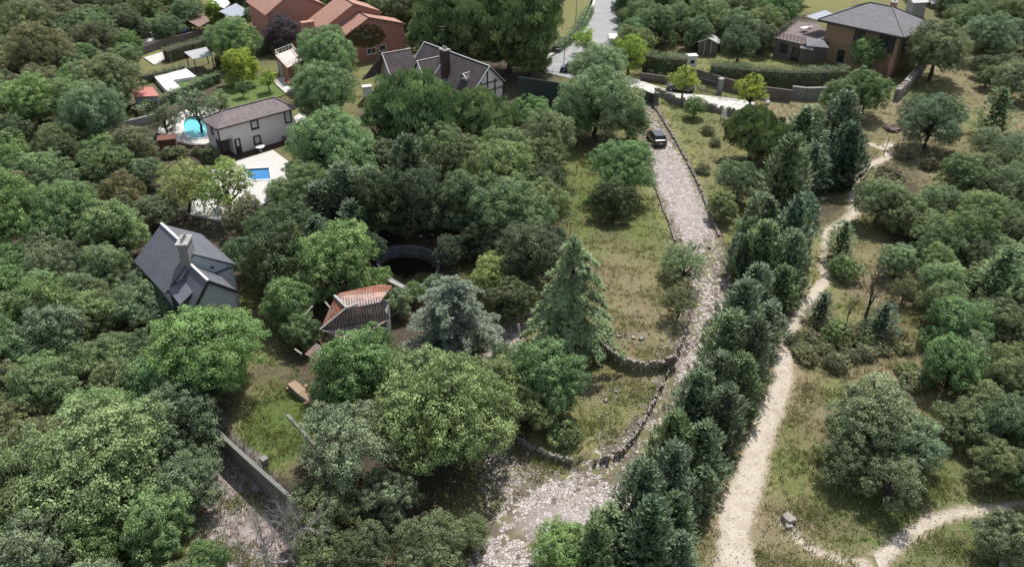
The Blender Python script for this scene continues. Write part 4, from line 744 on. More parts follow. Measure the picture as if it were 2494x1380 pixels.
for px_, lb in ((1560, 'left pillar of the driveway gate'), (1597, 'right pillar of the driveway gate')):
    p = U(px_, 250 if px_ < 1580 else 258); b = MB(); b.box((p.x, p.y, 1.0), (.55, .55, 2.1), .3); b.box((p.x, p.y, 2.1), (.7, .7, .12), .3); b.build('gate_pillar', M['stonewall'], label=lb, cat='pillar')
b = MB(); pts = [(1268, 255), (1300, 235), (1340, 215), (1380, 232), (1385, 250)]; a, c, e_ = U(1262, 250), U(1375, 268), U(1500, 235)
b.bar((a.x, a.y, 2.1), (c.x, c.y, 2.1), .15, 4.2); b.bar((c.x, c.y, 2.1), (e_.x, e_.y, 1.6), .15, 4.0); b.build('screen_fence', M['greenscreen'], label='tall dark green screen fence below the bend of the road', cat='fence')
def rail_fence(pts, ht, label, panel=True, z=0):
    t = empty('road_fence', tuple(U(*pts[0])), label, 'fence'); P = [U(*p) for p in pts]
    for p, q in zip(P, P[1:]):
        L = (q - p).length; n_ = max(1, int(L / 2.5)); b = MB()
        for zz in (.3, .9, ht): b.bar((p.x, p.y, zz), (q.x, q.y, zz), .05)
        for k in range(int(L / .3)): r_ = p + (q - p) * k / (L / .3); b.bar((r_.x, r_.y, .1), (r_.x, r_.y, ht), .03)
        b.build('fence_panel', M['dark'], t)
        for k in range(n_): r_ = p + (q - p) * k / n_; b = MB(); b.bar((r_.x, r_.y, 0), (r_.x, r_.y, ht + .1), .1); b.build('post', M['dark'], t)
rail_fence([(1310, 150), (1350, 136), (1388, 108), (1414, 78), (1430, 45), (1444, 5)], 1.7, 'dark railing along the left side of the asphalt road')
rail_fence([(1510, 110), (1510, 60), (1509, 15)], 1.6, 'dark railing along the right side of the asphalt road')
rail_fence([(1690, 222), (1755, 238), (1800, 246)], 1.4, 'thin railing along the wall of the concrete lane')
def lamp(px, py, ht, label, arm=1.2):
    p = U(px, py); t = empty('street_lamp', tuple(p), label, 'street lamp'); b = MB(); b.tube([(p.x, p.y, 0), (p.x, p.y, ht * .6), (p.x, p.y, ht)], [.09, .07, .05], 7); b.build('pole', M['metal'], t)
    b = MB(); b.bar((p.x, p.y, ht), (p.x - arm, p.y, ht + .1), .07); b.build('arm', M['metal'], t); b = MB(); b.box((p.x - arm, p.y, ht + .06), (.6, .25, .12)); b.build('lamp_head', M['metal'], t)
lamp(1373, 168, 3.4, 'slim street lamp at the bend of the asphalt road'); lamp(1402, 62, 5, 'tall street lamp behind the road hedge', .8)
# ladder frame, chair and stakes
p = U(1762, 290); t = empty('step_ladder', tuple(p), 'white folding ladder standing against the lane wall', 'ladder')
for sgn in (-1, 1):
    b = MB()
    for k in (-1, 1): b.bar((p.x + k * .35, p.y + sgn * .5, h1(p.x, p.y)), (p.x + k * .22, p.y + sgn * .06, 1.9), .07)
    for k in range(5): zz = .3 + k * .33; b.bar((p.x - .33 + zz * .05, p.y + sgn * (.46 - zz * .22), zz), (p.x + .33 - zz * .05, p.y + sgn * (.46 - zz * .22), zz), .05)
    b.build('ladder_frame', M['white'], t)
p = U(1868, 254); t = empty('garden_chair', tuple(p), 'white plastic chair at the end of the concrete lane', 'chair'); b = MB(); b.box((p.x, p.y, .5), (.6, .6, .07), .3); b.build('seat', M['white'], t); b = MB(); b.box((p.x, p.y + .28, .85), (.6, .07, .7), .3); b.build('backrest', M['white'], t)
for a in (-1, 1):
    for c in (-1, 1): b = MB(); b.bar((p.x + a * .24, p.y + c * .24, 0), (p.x + a * .24, p.y + c * .24, .5), .06); b.build('leg', M['white'], t)
for (a_, c_), lb in zip(((1403, 428), (1388, 575), (1422, 405)), ('upper left yellow stake in the meadow', 'lower yellow stake in the meadow beside the wood', 'upper right yellow stake in the meadow')):
    p = U(a_, c_); b = MB(); b.tube([(p.x, p.y, h1(p.x, p.y) - .1), (p.x + .1, p.y + .2, h1(p.x, p.y) + 1.5)], [.06, .05], 6); b.box((p.x + .1, p.y + .2, h1(p.x, p.y) + 1.5), (.16, .16, .12)); b.build('marker_stake', M['orange'], label=lb, cat='stake')
p = U(2160, 378); t = empty('path_gate', tuple(p), 'thin leaning wooden gate frame standing across the dirt path', 'gate')
for dx, hh in ((-.5, 2.6), (.9, 2.2)):
    b = MB(); b.tube([(p.x + dx, p.y, -.1), (p.x + dx + .35, p.y + .2, hh)], [.07, .05], 6); b.build('post', M['bark'], t)
b = MB(); b.bar((p.x - .1, p.y + .1, 1.1), (p.x + 1.2, p.y + .1, 1.0), .06); b.build('rail', M['bark'], t)
t = empty('wire_fence', tuple(U(2220, 392)), 'grey wire fence crossing the shaded slope right of the path gate', 'fence'); a = U(2175, 390); c = U(2280, 408); b = MB()
for zz in (.4, .9): b.bar((a.x, a.y, zz), (c.x, c.y, zz), .05)
b.build('wire', M['metal'], t)
for k in range(5): r_ = a + (c - a) * k / 4; b = MB(); b.bar((r_.x, r_.y, -.1), (r_.x, r_.y, 1.1), .09); b.build('post', M['deadwood'], t)
p = U(2175, 318); b = MB()
for k in range(40): b.box((p.x + random.gauss(0, .4), p.y + random.gauss(0, .35), .1 + random.random() * .3), (.6, .5, .3), random.uniform(0, 3), ('X', random.uniform(-1, 1)))
b.build('rubbish_heap', M['brownwall'], label='small grey heap of debris on the dry slope above the path gate', cat='heap')
p = U(2305, 20, 0); b = MB()
for k in range(5): b.box((p.x + k * 1.5 - 3, p.y + (k % 2), 1.2), (1.5, 1.6, .4 + .3 * (k % 3)), k * .4, ('X', .3))
b.build('white_awning', M['white'], label='crumpled white awning at the top right behind the hip roofed house', cat='awning')
hut('flat_roof_house', [(2210, -10), (2225, 8), (2262, 6), (2260, -20)], 3.4, 'pale building just behind the hip roofed house at the top edge', 'building', 'concrete', 'palecan', fall=0)
# wooden plank leaning in the rubble yard
t = empty('plank_pile', tuple(U(1275, 815)), 'broken planks and pale board beside the drooping cedar', 'planks'); b = MB()
for k in range(9): a = U(1262 + k * 9, 800 + random.uniform(-8, 8)); b.bar((a.x, a.y, .1), (a.x + random.uniform(-.5, .5), a.y + .8, 1.0 + random.uniform(-.3, .4)), .12, .05)
b.build('plank', M['wood'], t); b = MB(); a = U(1268, 828); b.bar((a.x, a.y, .1), (a.x - .2, a.y + .5, 1.5), .22, .06); b.build('board', M['white'], t)

# ---------------------------------------------------------------- vehicles
def car(px, py, ang, paint_, label, L=4.1, Wd=1.74, H=1.46, z=None, kind='hatch'):
    "lofted body: stations along the length (x forward), lower body and glasshouse"
    p = U(px, py); z = h1(p.x, p.y) + .02 if z is None else z; name = 'parked_car' if kind != 'van' else 'parked_van'; t = empty(name, (0, 0, 0), label, 'car' if kind != 'van' else 'van')
    if kind == 'van': st = [(-.5, .9, .98), (-.46, 1.0, 1.0), (.2, 1.0, 1.0), (.36, .98, 1.0), (.47, .62, .98), (.5, .5, .9)]
    else: st = [(-.5, .60, .86), (-.485, .66, .96), (-.44, .70, 1.0), (.16, .67, 1.0), (.30, .655, .99), (.44, .58, .95), (.49, .50, .84), (.5, .42, .78)]
    V, Fc = [], []
    for (x, bh, wk) in st:
        w_ = Wd / 2 * wk; hb = H * bh if kind != 'van' else H * bh * .62
        for y, zz in ((-w_ * .9, .2), (-w_, .38), (-w_ * 1.0, hb * .85), (-w_ * .92, hb), (-w_ * .5, hb + .015), (w_ * .5, hb + .015), (w_ * .92, hb), (w_, hb * .85), (w_, .38), (w_ * .9, .2)): V.append((x * L, y, zz))
    m = 10; n_ = len(st)
    for i in range(n_ - 1):
        for k in range(m): a, b_ = i * m + k, i * m + (k + 1) % m; Fc.append((a, b_, b_ + m, a + m))
    Fc += [tuple(range(m)), tuple((n_ - 1) * m + k for k in range(m - 1, -1, -1))]
    b = MB(); b.add(V, [f[::-1] for f in Fc]); bd = b.build('body', M[paint_], t, smooth=False)
    bz = bd.modifiers.new('bev', 'BEVEL'); bz.width = .05; bz.segments = 2; bz.limit_method = 'ANGLE'
    zb = H * .66 if kind != 'van' else H * .6; zt = H; f0, f1, g0, g1 = (-.47, .27, -.37, .08) if kind != 'van' else (-.495, .36, -.48, .26)
    hw, tw2 = Wd / 2 * .93, Wd / 2 * .74 if kind != 'van' else Wd / 2 * .88
    b = MB(); lo = [(f0 * L, -hw, zb), (f1 * L, -hw, zb), (f1 * L, hw, zb), (f0 * L, hw, zb)]; up = [(g0 * L, -tw2, zt - .05), (g1 * L, -tw2, zt - .05), (g1 * L, tw2, zt - .05), (g0 * L, tw2, zt - .05)]
    b.add(lo + up, [(0, 1, 5, 4), (1, 2, 6, 5), (2, 3, 7, 6), (3, 0, 4, 7), (4, 5, 6, 7)]); b.build('windows' if kind != 'van' else 'cab', M['glass' if kind != 'van' else paint_], t)
    b = MB(); b.slab([(g0 * L - .06, -tw2 - .03, zt), (g1 * L + .05, -tw2 - .03, zt), (g1 * L + .05, tw2 + .03, zt), (g0 * L - .06, tw2 + .03, zt)], .06)
    for s in (-1, 1):
        for fx, gx2 in ((f0, g0), (f1, g1), (-.1, -.12)): b.bar((fx * L, s * (hw + .005), zb), (gx2 * L, s * (tw2 + .01), zt - .03), .09, .05)
    rf = b.build('roof', M[paint_], t); bv = rf.modifiers.new('bev', 'BEVEL'); bv.width = .02
    for sx in (-.31, .32):
        for s in (-1, 1):
            b = MB(); cx, cy = sx * L, s * (Wd / 2 - .09); b.tube([(cx, cy - .11, .31), (cx, cy + .11, .31)], .31, 16); wv = b.build('wheel', M['black'], t); b = MB(); b.tube([(cx, cy + s * .1, .31), (cx, cy + s * .125, .31)], .19, 10); b.build('rim', M['metal'], wv)
    for s in (-1, 1):
        b = MB(); b.box((-.488 * L, s * Wd * .38, .82 if kind != 'van' else 1.0), (.10, .30, .22)); b.build('tail_light', M['lamp_red'], t)
        b = MB(); b.box((.478 * L, s * Wd * .34, .68), (.14, .36, .15)); b.build('headlight', M['lamp_clear'], t)
        b = MB(); b.box((.20 * L, s * (Wd / 2 + .08), .98), (.14, .2, .14)); b.build('wing_mirror', M[paint_], t)
    b = MB(); b.box((-.505 * L, 0, .62), (.03, .5, .12)); b.build('number_plate', M['white'], t); b = MB(); b.box((-.49 * L, 0, .36), (.16, Wd * .9, .2)); b.build('rear_bumper', M['dark'], t)
    if kind == 'van': b = MB(); b.slab([(.365 * L, -.72, 1.25), (.30 * L, -.68, 1.85), (.30 * L, .68, 1.85), (.365 * L, .72, 1.25)], .03, Vector((.04, 0, .02))); b.build('windscreen', M['glass'], t)
    t.location = (p.x, p.y, z); t.rotation_euler = (0, 0, ang); return t
car(1598, 345, math.radians(97), 'car_black', 'black hatchback parked on the paved driveway seen from behind', 4.5, 1.86, 1.6)
car(1655, 222, math.radians(168), 'car_dark', 'dark car parked on the concrete lane partly behind a yellow green sapling', 4.4, 1.8, 1.5, .16)
car(1388, 176, math.radians(172), 'car_navy', 'navy blue car at the lower bend of the asphalt road', 3.4, 1.6, 1.4, .14)
car(1499, 22, math.radians(88), 'car_slate', 'slate blue car parked at the top of the asphalt road', 4.2, 1.75, 1.5, .14)
car(1492, 118, math.radians(88), 'van_white', 'white van on the asphalt road, mostly hidden behind trees', 4.2, 2.0, 2.3, .14, kind='van')

# ---------------------------------------------------------------- rough grass
def tufts(name, n, dry, seed, label, tint, lo, hi):
    r = np.random.default_rng(seed); y = r.uniform(31, 150, n * 9) ; x = r.uniform(-1, 1, n * 9) * (y * .75 + 12)
    ok = (x > -30) | (np.abs(y - 45) < 12); ix = np.clip(np.searchsorted(gx, x) - 1, 0, len(gx) - 1); iy = np.clip(np.searchsorted(gy, y) - 1, 0, len(gy) - 1); c = COVER[iy, ix]
    nz = .5 + .25 * np.sin(x * .9 + 2 * np.sin(y * .7)) + .25 * np.sin(y * 1.3 + x * .35); p = (np.maximum(c[:, 0] - .12, 0) * 1.1 if dry else (1 - c[:, 0])) * (1 - c[:, 1]) * (.15 + 1.1 * nz ** 2 + .3 * nz) * np.clip(60 / (y + 10), .3, 1)
    ok &= (dcore[iy, ix] < -.3) & (PATHD[iy, ix] < -.25) & (r.uniform(0, 1, n * 9) < p) & (sdf(x, y, POND) < -.3); x, y = x[ok][:n], y[ok][:n]; n = len(x); z = hgt(x, y); k = 7; I = np.repeat(np.arange(n), k); s = r.uniform(lo, hi, n)[I]
    D = unit(np.stack([r.normal(0, .55, n * k), r.normal(0, .55, n * k), np.ones(n * k)], 1)); C = np.stack([x[I] + r.normal(0, .13, n * k), y[I] + r.normal(0, .13, n * k), z[I]], 1) + D * s[:, None] * .45
    o = bpy.data.objects.new(name, rhombs(name, C, D, unit(r.normal(0, 1, (n * k, 3))), s, s * .22, r.normal(.5, .2, n)[I] + r.normal(0, .08, n * k), M['leaf'])); sc.collection.objects.link(o); o.color = tint + (1,); tag(o, label, 'grass', kind='stuff')

# ---------------------------------------------------------------- trees
def unit(v): return v / np.maximum(np.linalg.norm(v, axis=-1, keepdims=True), 1e-9)
def rhombs(name, C, D, Nn, ln, wd, tone, mat):
    "one small leaf-shaped face per row: centre C, long axis D, facing Nn"
    D = unit(D); Wv = unit(np.cross(D, Nn)); n = len(C); ln = np.broadcast_to(ln, n)[:, None]; wd = np.broadcast_to(wd, n)[:, None]
    V = np.stack([C - D * ln / 2, C + Wv * wd / 2, C + D * ln / 2, C - Wv * wd / 2], 1).reshape(-1, 3)
    me = bpy.data.meshes.new(name); me.vertices.add(4 * n); me.vertices.foreach_set('co', V.astype(np.float32).ravel())
    me.loops.add(4 * n); me.loops.foreach_set('vertex_index', np.arange(4 * n)); me.polygons.add(n); me.polygons.foreach_set('loop_start', np.arange(0, 4 * n, 4)); me.update(calc_edges=True)
    a = me.attributes.new('tone', 'FLOAT', 'FACE'); a.data.foreach_set('value', np.clip(tone, 0, 1).astype(np.float32)); me.materials.append(mat); return me
def tubes_mesh(name, branches, mat, n=5):
    b = MB()
    for pts, rad in branches: b.tube(pts, rad, n, cap=False)
    me = bpy.data.meshes.new(name); me.from_pydata(b.v, [], b.f); me.update(); me.polygons.foreach_set('use_smooth', [True] * len(me.polygons)); me.materials.append(mat); return me
def bend(a, b, r, k=4, w=.12):
    a, b = np.array(a, float), np.array(b, float); L = np.linalg.norm(b - a); out = []
    for i in range(k + 1):
        t = i / k; out.append(a + (b - a) * t + (r.normal(0, w * L, 3) * math.sin(math.pi * t) if 0 < i < k else 0))
    return out
def broad(seed, R, kz, flat=.8, nl=9, crad=.75, leaf=.26, per=60, lob=.48, cut=-.5, style='leaf', fill=1., irr=1., gap=2.3):
    "domed crown of lobes carrying clumps of leaves; trunk and limbs reach every lobe"
    r = np.random.default_rng(seed); zc = kz * R; L = []
    for i in range(nl):
        if i < 3: d = np.array([.2 * math.cos(i * 2.1), .2 * math.sin(i * 2.1), .15 + .2 * i])
        else:
            t = 2 * math.pi * (i * .618 + r.uniform(-.08, .08)); e = math.asin(max(-.75, min(.97, 1 - 1.7 * (i - 2.5) / (nl - 3) + r.uniform(-.12, .12)))); d = np.array([math.cos(t) * math.cos(e), math.sin(t) * math.cos(e), math.sin(e)]) * r.uniform(.56, .76) * irr
        rr = R * lob * r.uniform(.75, 1.2) * (1.25 if i < 3 else 1); L.append((np.array([d[0] * R, d[1] * R, zc + d[2] * R * flat]), rr))
    cc, cn, cr, ci = [], [], [], []
    for i, (c, rr) in enumerate(L):
        m = int(4 * math.pi * rr * rr / (crad * crad * gap) * fill); k = np.arange(m) + .5; ph = np.arccos(1 - 2 * k / m); th = math.pi * (1 + 5 ** .5) * k + r.uniform(0, 6)
        d = np.stack([np.cos(th) * np.sin(ph), np.sin(th) * np.sin(ph), np.cos(ph)], 1) + r.normal(0, .16, (m, 3)); d = unit(d); p = c + d * rr * r.uniform(.74, 1.17, (m, 1)) * np.array([1, 1, .9])
        ok = d[:, 2] > cut + r.uniform(-.2, .2, m)
        for j, (c2, r2) in enumerate(L):
            if j != i: ok &= np.linalg.norm(p - c2, axis=1) > r2 * .86
        cc.append(p[ok]); cn.append(d[ok]); cr.append(np.full(ok.sum(), crad) * r.uniform(.65, 1.3, ok.sum())); ci.append(np.full(ok.sum(), i))
    cc, cn, cr = np.concatenate(cc), np.concatenate(cn), np.concatenate(cr); k = len(cc)
    lt = r.normal(0, .09, nl); ct = r.normal(.5, .15 if style == 'leaf' else .24, k) + lt[np.concatenate(ci)]; rep = np.maximum(8, (per * (cr / crad) ** 2).astype(int)); I = np.repeat(np.arange(k), rep); n = len(I)
    up = np.array([0, 0, 1.])
    d = unit(unit(r.normal(0, 1, (n, 3))) + cn[I] * .55 + up * .45); C = cc[I] + d * cr[I][:, None] * r.uniform(.45, 1.08, (n, 1)) * np.array([1, 1, .8])
    tone = ct[I] + r.normal(0, .12, n)
    if style == 'leaf':
        Nn = unit(d + r.normal(0, .45, (n, 3))); D = np.cross(Nn, unit(r.normal(0, 1, (n, 3)))); ln = leaf * r.uniform(.7, 1.4, n); wd = ln * .62
    else:   # needles standing in upright brushes
        D = unit(cn[I] * .45 + up * 1.0 + r.normal(0, .33, (n, 3))); Nn = unit(r.normal(0, 1, (n, 3)) + d * .8); ln = leaf * r.uniform(.7, 1.4, n); wd = ln * .26
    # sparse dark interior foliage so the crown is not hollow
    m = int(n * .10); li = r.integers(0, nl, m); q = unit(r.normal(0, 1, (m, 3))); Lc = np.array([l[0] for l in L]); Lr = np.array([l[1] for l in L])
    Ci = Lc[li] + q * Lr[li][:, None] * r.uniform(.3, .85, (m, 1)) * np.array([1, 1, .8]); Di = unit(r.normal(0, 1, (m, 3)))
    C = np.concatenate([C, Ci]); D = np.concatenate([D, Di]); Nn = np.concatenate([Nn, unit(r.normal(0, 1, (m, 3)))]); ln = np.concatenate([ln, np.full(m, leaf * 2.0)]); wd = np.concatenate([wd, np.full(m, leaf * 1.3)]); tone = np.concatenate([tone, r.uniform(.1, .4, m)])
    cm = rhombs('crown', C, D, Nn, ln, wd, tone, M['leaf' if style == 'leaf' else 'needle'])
    br = []; tr = .05 * R + .06; fork = np.array([r.uniform(-.1, .1) * R, r.uniform(-.1, .1) * R, zc * .5]); br.append((bend((0, 0, -.6), fork, r, 4, .04), [tr * 1.4, tr * 1.1, tr, tr * .9, tr * .8]))
    for c, rr in L:
        br.append((bend(fork, c, r, 4, .07), [tr * .55, tr * .45, tr * .36, tr * .28, tr * .18]))
        for q in range(3): e = c + unit(r.normal(0, 1, 3)) * rr * .8; br.append((bend(c, e, r, 2, .1), [tr * .18, tr * .12, tr * .04]))
    return dict(R=R, kz=kz, crown=cm, trunk=tubes_mesh('trunk', br, M['bark']))
def conifer(seed, R, H, kz, blades=13, sp=.8, up=.7, spray=.82, bw=.065, prof='cyp', density=1.):
    "tapering crown of feathery sprays round a straight trunk"
    r = np.random.default_rng(seed); n = int(density * 2 * math.pi * R * .62 * H / (sp * sp * .42)); z = r.uniform(.02, 1, n) ** .92; th = r.uniform(0, 2 * math.pi, n)
    if prof == 'cyp': rad = (1 - z) ** .5 * (1 - .25 * np.exp(-z * 14))
    elif prof == 'col': rad = np.minimum((1 - z) ** .42 * 1.05, 1) * (1 - .3 * np.exp(-z * 12))
    else: rad = (1 - z) ** .8
    nph = 5; wob = 1 + .15 * np.sin(th * nph + z * 7 + seed) + .13 * np.sin(th * 3 + z * 17 + seed * 2) + .12 * np.sin(th * 2 + z * 5 + seed)
    lean = np.random.default_rng(seed + 900).normal(0, .05, 2)
    rr = R * rad * wob * r.uniform(.72, 1.1, n) + .1; c = np.stack([np.cos(th) * rr + lean[0] * z * H, np.sin(th) * rr + lean[1] * z * H, z * H], 1); out = np.stack([np.cos(th), np.sin(th), np.zeros(n)], 1)
    ax = unit(out * (1 - up * .5) + np.array([0, 0, 1.]) * up + r.normal(0, .34, (n, 3))); sl = spray * r.uniform(.5, 1.4, n) * (.6 + .45 * (1 - z)); side = unit(np.cross(ax, np.array([0, 0, 1.]) + r.normal(0, .2, (n, 3))))
    nrm = np.cross(side, ax); ct = r.normal(.5, .14, n); I = np.repeat(np.arange(n), blades); m = len(I); k = np.tile(np.arange(blades), n); s = (k / blades) + r.uniform(-.05, .05, m)
    sg = np.where(k % 2 == 0, 1, -1)[:, None]; D = unit(ax[I] * .8 + side[I] * sg * .75 + r.normal(0, .18, (m, 3))); C = c[I] + ax[I] * ((s - .35) * sl[I])[:, None] + side[I] * sg * (.12 * sl[I] * (1.15 - s))[:, None]
    ln = sl[I] * .42 * (1.25 - s * .7); Nn = unit(nrm[I] + r.normal(0, .35, (m, 3))); tone = ct[I] + (s - .5) * .35 + r.normal(0, .07, m)
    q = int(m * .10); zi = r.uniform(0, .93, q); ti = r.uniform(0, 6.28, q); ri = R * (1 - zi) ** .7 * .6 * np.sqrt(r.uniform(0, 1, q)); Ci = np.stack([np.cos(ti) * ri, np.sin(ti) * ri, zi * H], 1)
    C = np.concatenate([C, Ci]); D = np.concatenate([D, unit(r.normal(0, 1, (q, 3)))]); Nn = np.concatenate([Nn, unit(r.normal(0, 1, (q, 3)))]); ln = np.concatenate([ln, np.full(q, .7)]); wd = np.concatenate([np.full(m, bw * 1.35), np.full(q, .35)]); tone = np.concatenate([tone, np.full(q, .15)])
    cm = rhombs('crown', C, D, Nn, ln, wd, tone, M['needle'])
    return dict(R=R, kz=kz, crown=cm, trunk=tubes_mesh('trunk', [([(0, 0, -.6), (0, 0, H * .5), (0, 0, H * .96)], [.05 * H ** .8, .03 * H ** .8, .02])], M['bark'], 6))
def cedar(seed, R, H, kz, nb=70, droop=.35, blade=.30, stiff=0.5, top=.8, bw=.08, sprd=.42):
    "separate tiered limbs carrying flat shelves of needles, gaps between them"
    r = np.random.default_rng(seed); br = [([(0, 0, -.6), (0, 0, H * .6), (0, 0, H * .98)], [.30, .18, .03])]; CC, DD, NN, TT, LL = [], [], [], [], []
    for i in range(nb):
        t = (i + .5) / nb; z = H * (.10 + .88 * t); a = i * 2.4 + r.uniform(-.3, .3); Lb = R * (1 - t) ** top * r.uniform(.55, 1.25) + .35; rise = stiff * Lb * r.uniform(.1, .5)
        e = np.array([math.cos(a), math.sin(a), 0]); k = 6; pts = [np.array([0, 0, z]) + e * Lb * s + np.array([0, 0, rise * s * 1.6 - (droop + stiff * .5) * Lb * s * s]) for s in np.linspace(0, 1, k)]
        br.append((pts, list(np.linspace(.035 + .012 * Lb, .012, k)))); ns = int(Lb * 15) + 6; sd = np.array([-e[1], e[0], 0]); bt = r.normal(.5, .12)
        for j in range(ns):
            s = r.uniform(.18, 1.03); f = s * (k - 1); i0 = min(int(f), k - 2); p = pts[i0] + (pts[i0 + 1] - pts[i0]) * (f - i0); wdt = Lb * sprd * (1.08 - s * .85); o = r.uniform(-1, 1); p = p + sd * o * wdt + np.array([0, 0, -abs(o) * wdt * droop * .7])
            m = 11; d = unit(e * .6 + sd * np.sign(o) * .7 * abs(o) ** .3 + r.normal(0, .45, (m, 3)) + np.array([0, 0, .1 + stiff * .3 - droop * .8])); CC.append(p + d * blade * .5 + r.normal(0, .08, (m, 3))); DD.append(d); NN.append(unit(np.array([0, 0, 1.]) + r.normal(0, .5, (m, 3)))); TT.append(bt + (s - .6) * .3 + r.normal(0, .09, m)); LL.append(np.full(m, blade) * r.uniform(.7, 1.5, m))
    cm = rhombs('crown', np.concatenate(CC), np.concatenate(DD), np.concatenate(NN), np.concatenate(LL), bw, np.concatenate(TT), M['needle'])
    return dict(R=R, kz=kz, crown=cm, trunk=tubes_mesh('trunk', br, M['bark']))
def bare(seed, H, spread, depth=5, mat='deadwood', r0=.12):
    r = np.random.default_rng(seed); out = []
    def grow(p, d, L, rad, k):
        e = p + d * L; out.append((bend(p, e, r, 3, .05), list(np.linspace(rad, rad * .6, 4))))
        if k == 0: return
        for j in range(3 if k > 1 else 4):
            nd_ = unit(d + r.normal(0, spread, 3) + np.array([0, 0, .12])); grow(p + d * L * r.uniform(.45, 1), nd_, L * r.uniform(.55, .8), rad * .5, k - 1)
    grow(np.array([0, 0, -.2]), np.array([0, 0, 1.]), H * .38, r0, depth); return tubes_mesh('trunk', out, M[mat], 4)
PR = {
 'ash': [broad(1, 5, .98, .9, 27, .66, .18, 88, .27, -.8), broad(2, 5, .95, .85, 25, .60, .17, 80, .27, -.8, irr=1.08), broad(3, 3.2, .98, .95, 20, .48, .155, 66, .29, -.8), broad(4, 3.2, .98, .95, 18, .46, .155, 66, .30, -.8, irr=1.1)],
 'oak': [broad(11, 4.6, .9, .85, 30, .50, .145, 70, .25, -.7), broad(12, 4.6, .9, .8, 28, .48, .145, 66, .25, -.7, irr=1.1), broad(13, 2.9, .92, .9, 20, .38, .13, 60, .28, -.7), broad(14, 2.9, .92, .85, 19, .36, .13, 58, .28, -.7, irr=1.1), broad(15, 2.9, .88, .8, 17, .40, .13, 60, .29, -.7, irr=1.14)],
 'pine': [broad(21, 5, .95, .75, 26, .75, .42, 100, .27, -.5, 'needle', gap=1.9), broad(22, 5, .9, .8, 24, .7, .40, 100, .28, -.5, 'needle', gap=1.9)],
 'sap': [broad(31, 2, 1.5, 1.0, 12, .36, .17, 26, .36, -.7, fill=.7, irr=1.1), broad(32, 2, 1.4, .9, 12, .38, .17, 24, .35, -.7, fill=.7, irr=1.1)],
 'thin': [broad(35, 3, 1.1, .95, 18, .42, .15, 34, .30, -.7, fill=.85, irr=1.1), broad(36, 3, 1.05, .95, 20, .42, .15, 34, .29, -.7, fill=.85, irr=1.15)],
 'shrub': [broad(41, 1.2, .55, .75, 9, .28, .12, 44, .42, -.8), broad(42, 1.2, .5, .7, 10, .25, .11, 40, .40, -.8, irr=1.1)],
 'cyp': [conifer(51, 2.2, 7.6, 1.5, 13, .44, up=.95, prof='col'), conifer(52, 2.2, 7.0, 1.4, 13, .44, up=.8, prof='col'), conifer(53, 2.2, 8.2, 1.6, 13, .44, up=.9, prof='col'), conifer(54, 2.2, 7.3, 1.45, 13, .44, up=.75, prof='col')],
 'evg': [conifer(56, 3, 8.0, 1.2, up=.35, spray=1.1), conifer(57, 3, 7.4, 1.1, up=.25, spray=1.1)],
 'cedar': [cedar(61, 3.9, 11.5, 1.35, 62, droop=.55, blade=.30, stiff=.55, top=.7, bw=.075, sprd=.20)],
 'blue': [cedar(65, 5, 9.2, .90, 90, droop=.10, blade=.26, stiff=.7, top=.5, bw=.075, sprd=.24)]}
TINT = {'ash': (.150, .230, .105), 'lash': (.175, .265, .105), 'olive': (.158, .205, .098), 'oak': (.150, .195, .100), 'goak': (.160, .205, .118), 'doak': (.100, .130, .072), 'brown': (.165, .172, .100), 'pale': (.178, .248, .132), 'pine': (.150, .200, .088), 'dpine': (.115, .155, .072),
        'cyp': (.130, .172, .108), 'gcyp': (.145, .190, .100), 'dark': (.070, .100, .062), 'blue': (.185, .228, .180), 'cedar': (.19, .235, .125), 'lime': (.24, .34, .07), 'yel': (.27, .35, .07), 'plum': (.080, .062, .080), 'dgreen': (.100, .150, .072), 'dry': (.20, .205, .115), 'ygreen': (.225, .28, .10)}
TINT = {k: tuple(c * 1.42 for c in v) for k, v in TINT.items()}
USED = set()
TREES = []     # (x, y, R)
ntree = 0
def tree(kind, px, py, wpx, tint, label, cat='tree', group=None, hs=1., world=None, name=None):
    global ntree; ntree += 1; r = random.Random(ntree * 13 + 5); S = PR[kind]
    if world is None:
        R = 3.
        for _ in range(5): p = U(px, py, S[0]['kz'] * R * hs); R = wpx / 2 / ppm(p)
        x, y = p.x, p.y
    else: x, y, R = world
    best = sorted(S, key=lambda s: abs(math.log(s['R'] / R)) + r.uniform(0, .25))[0]; k = R / best['R']; z = h1(x, y)
    if '@' in label:
        zz = z + best['kz'] * k * best['R'] * .9 * hs - CAM_H; dp = y * cP - zz * sP; u_ = (1247 + FPX * x / dp) / 24.94; v_ = (690 + FPX * (-y * sP - zz * cP) / dp) / 13.8
        label = label.replace('@', f"{say(u_)} percent across, {say(v_)} percent down")
    if label in USED: label = ('small ' if R < 2.9 else 'broad ') + label
    if label in USED: label = label.replace(' crown', ' rounded crown').replace(' bush', ' rounded bush')
    USED.add(label)
    nm = name or {'ash': 'broadleaf_tree', 'oak': 'oak_tree', 'pine': 'pine_tree', 'sap': 'young_tree', 'thin': 'broadleaf_tree', 'shrub': 'shrub', 'cyp': 'cypress_tree', 'evg': 'conifer_tree', 'cedar': 'cedar_tree', 'blue': 'cedar_tree'}[kind]
    t = empty(nm, (x, y, z), label, cat, group); t.rotation_euler = (0, 0, r.uniform(0, 6.28)); t.scale = (k * r.uniform(.94, 1.06), k * r.uniform(.94, 1.06), k * hs)
    j = r.uniform(.82, 1.2); c = TINT[tint]; col = (c[0] * j * r.uniform(.92, 1.08), c[1] * j, c[2] * j * r.uniform(.85, 1.05), 1)
    for part in ('crown', 'trunk'):
        o = bpy.data.objects.new(part, best[part]); sc.collection.objects.link(o); o.parent = t; o.color = col
    TREES.append((x, y, R)); return t
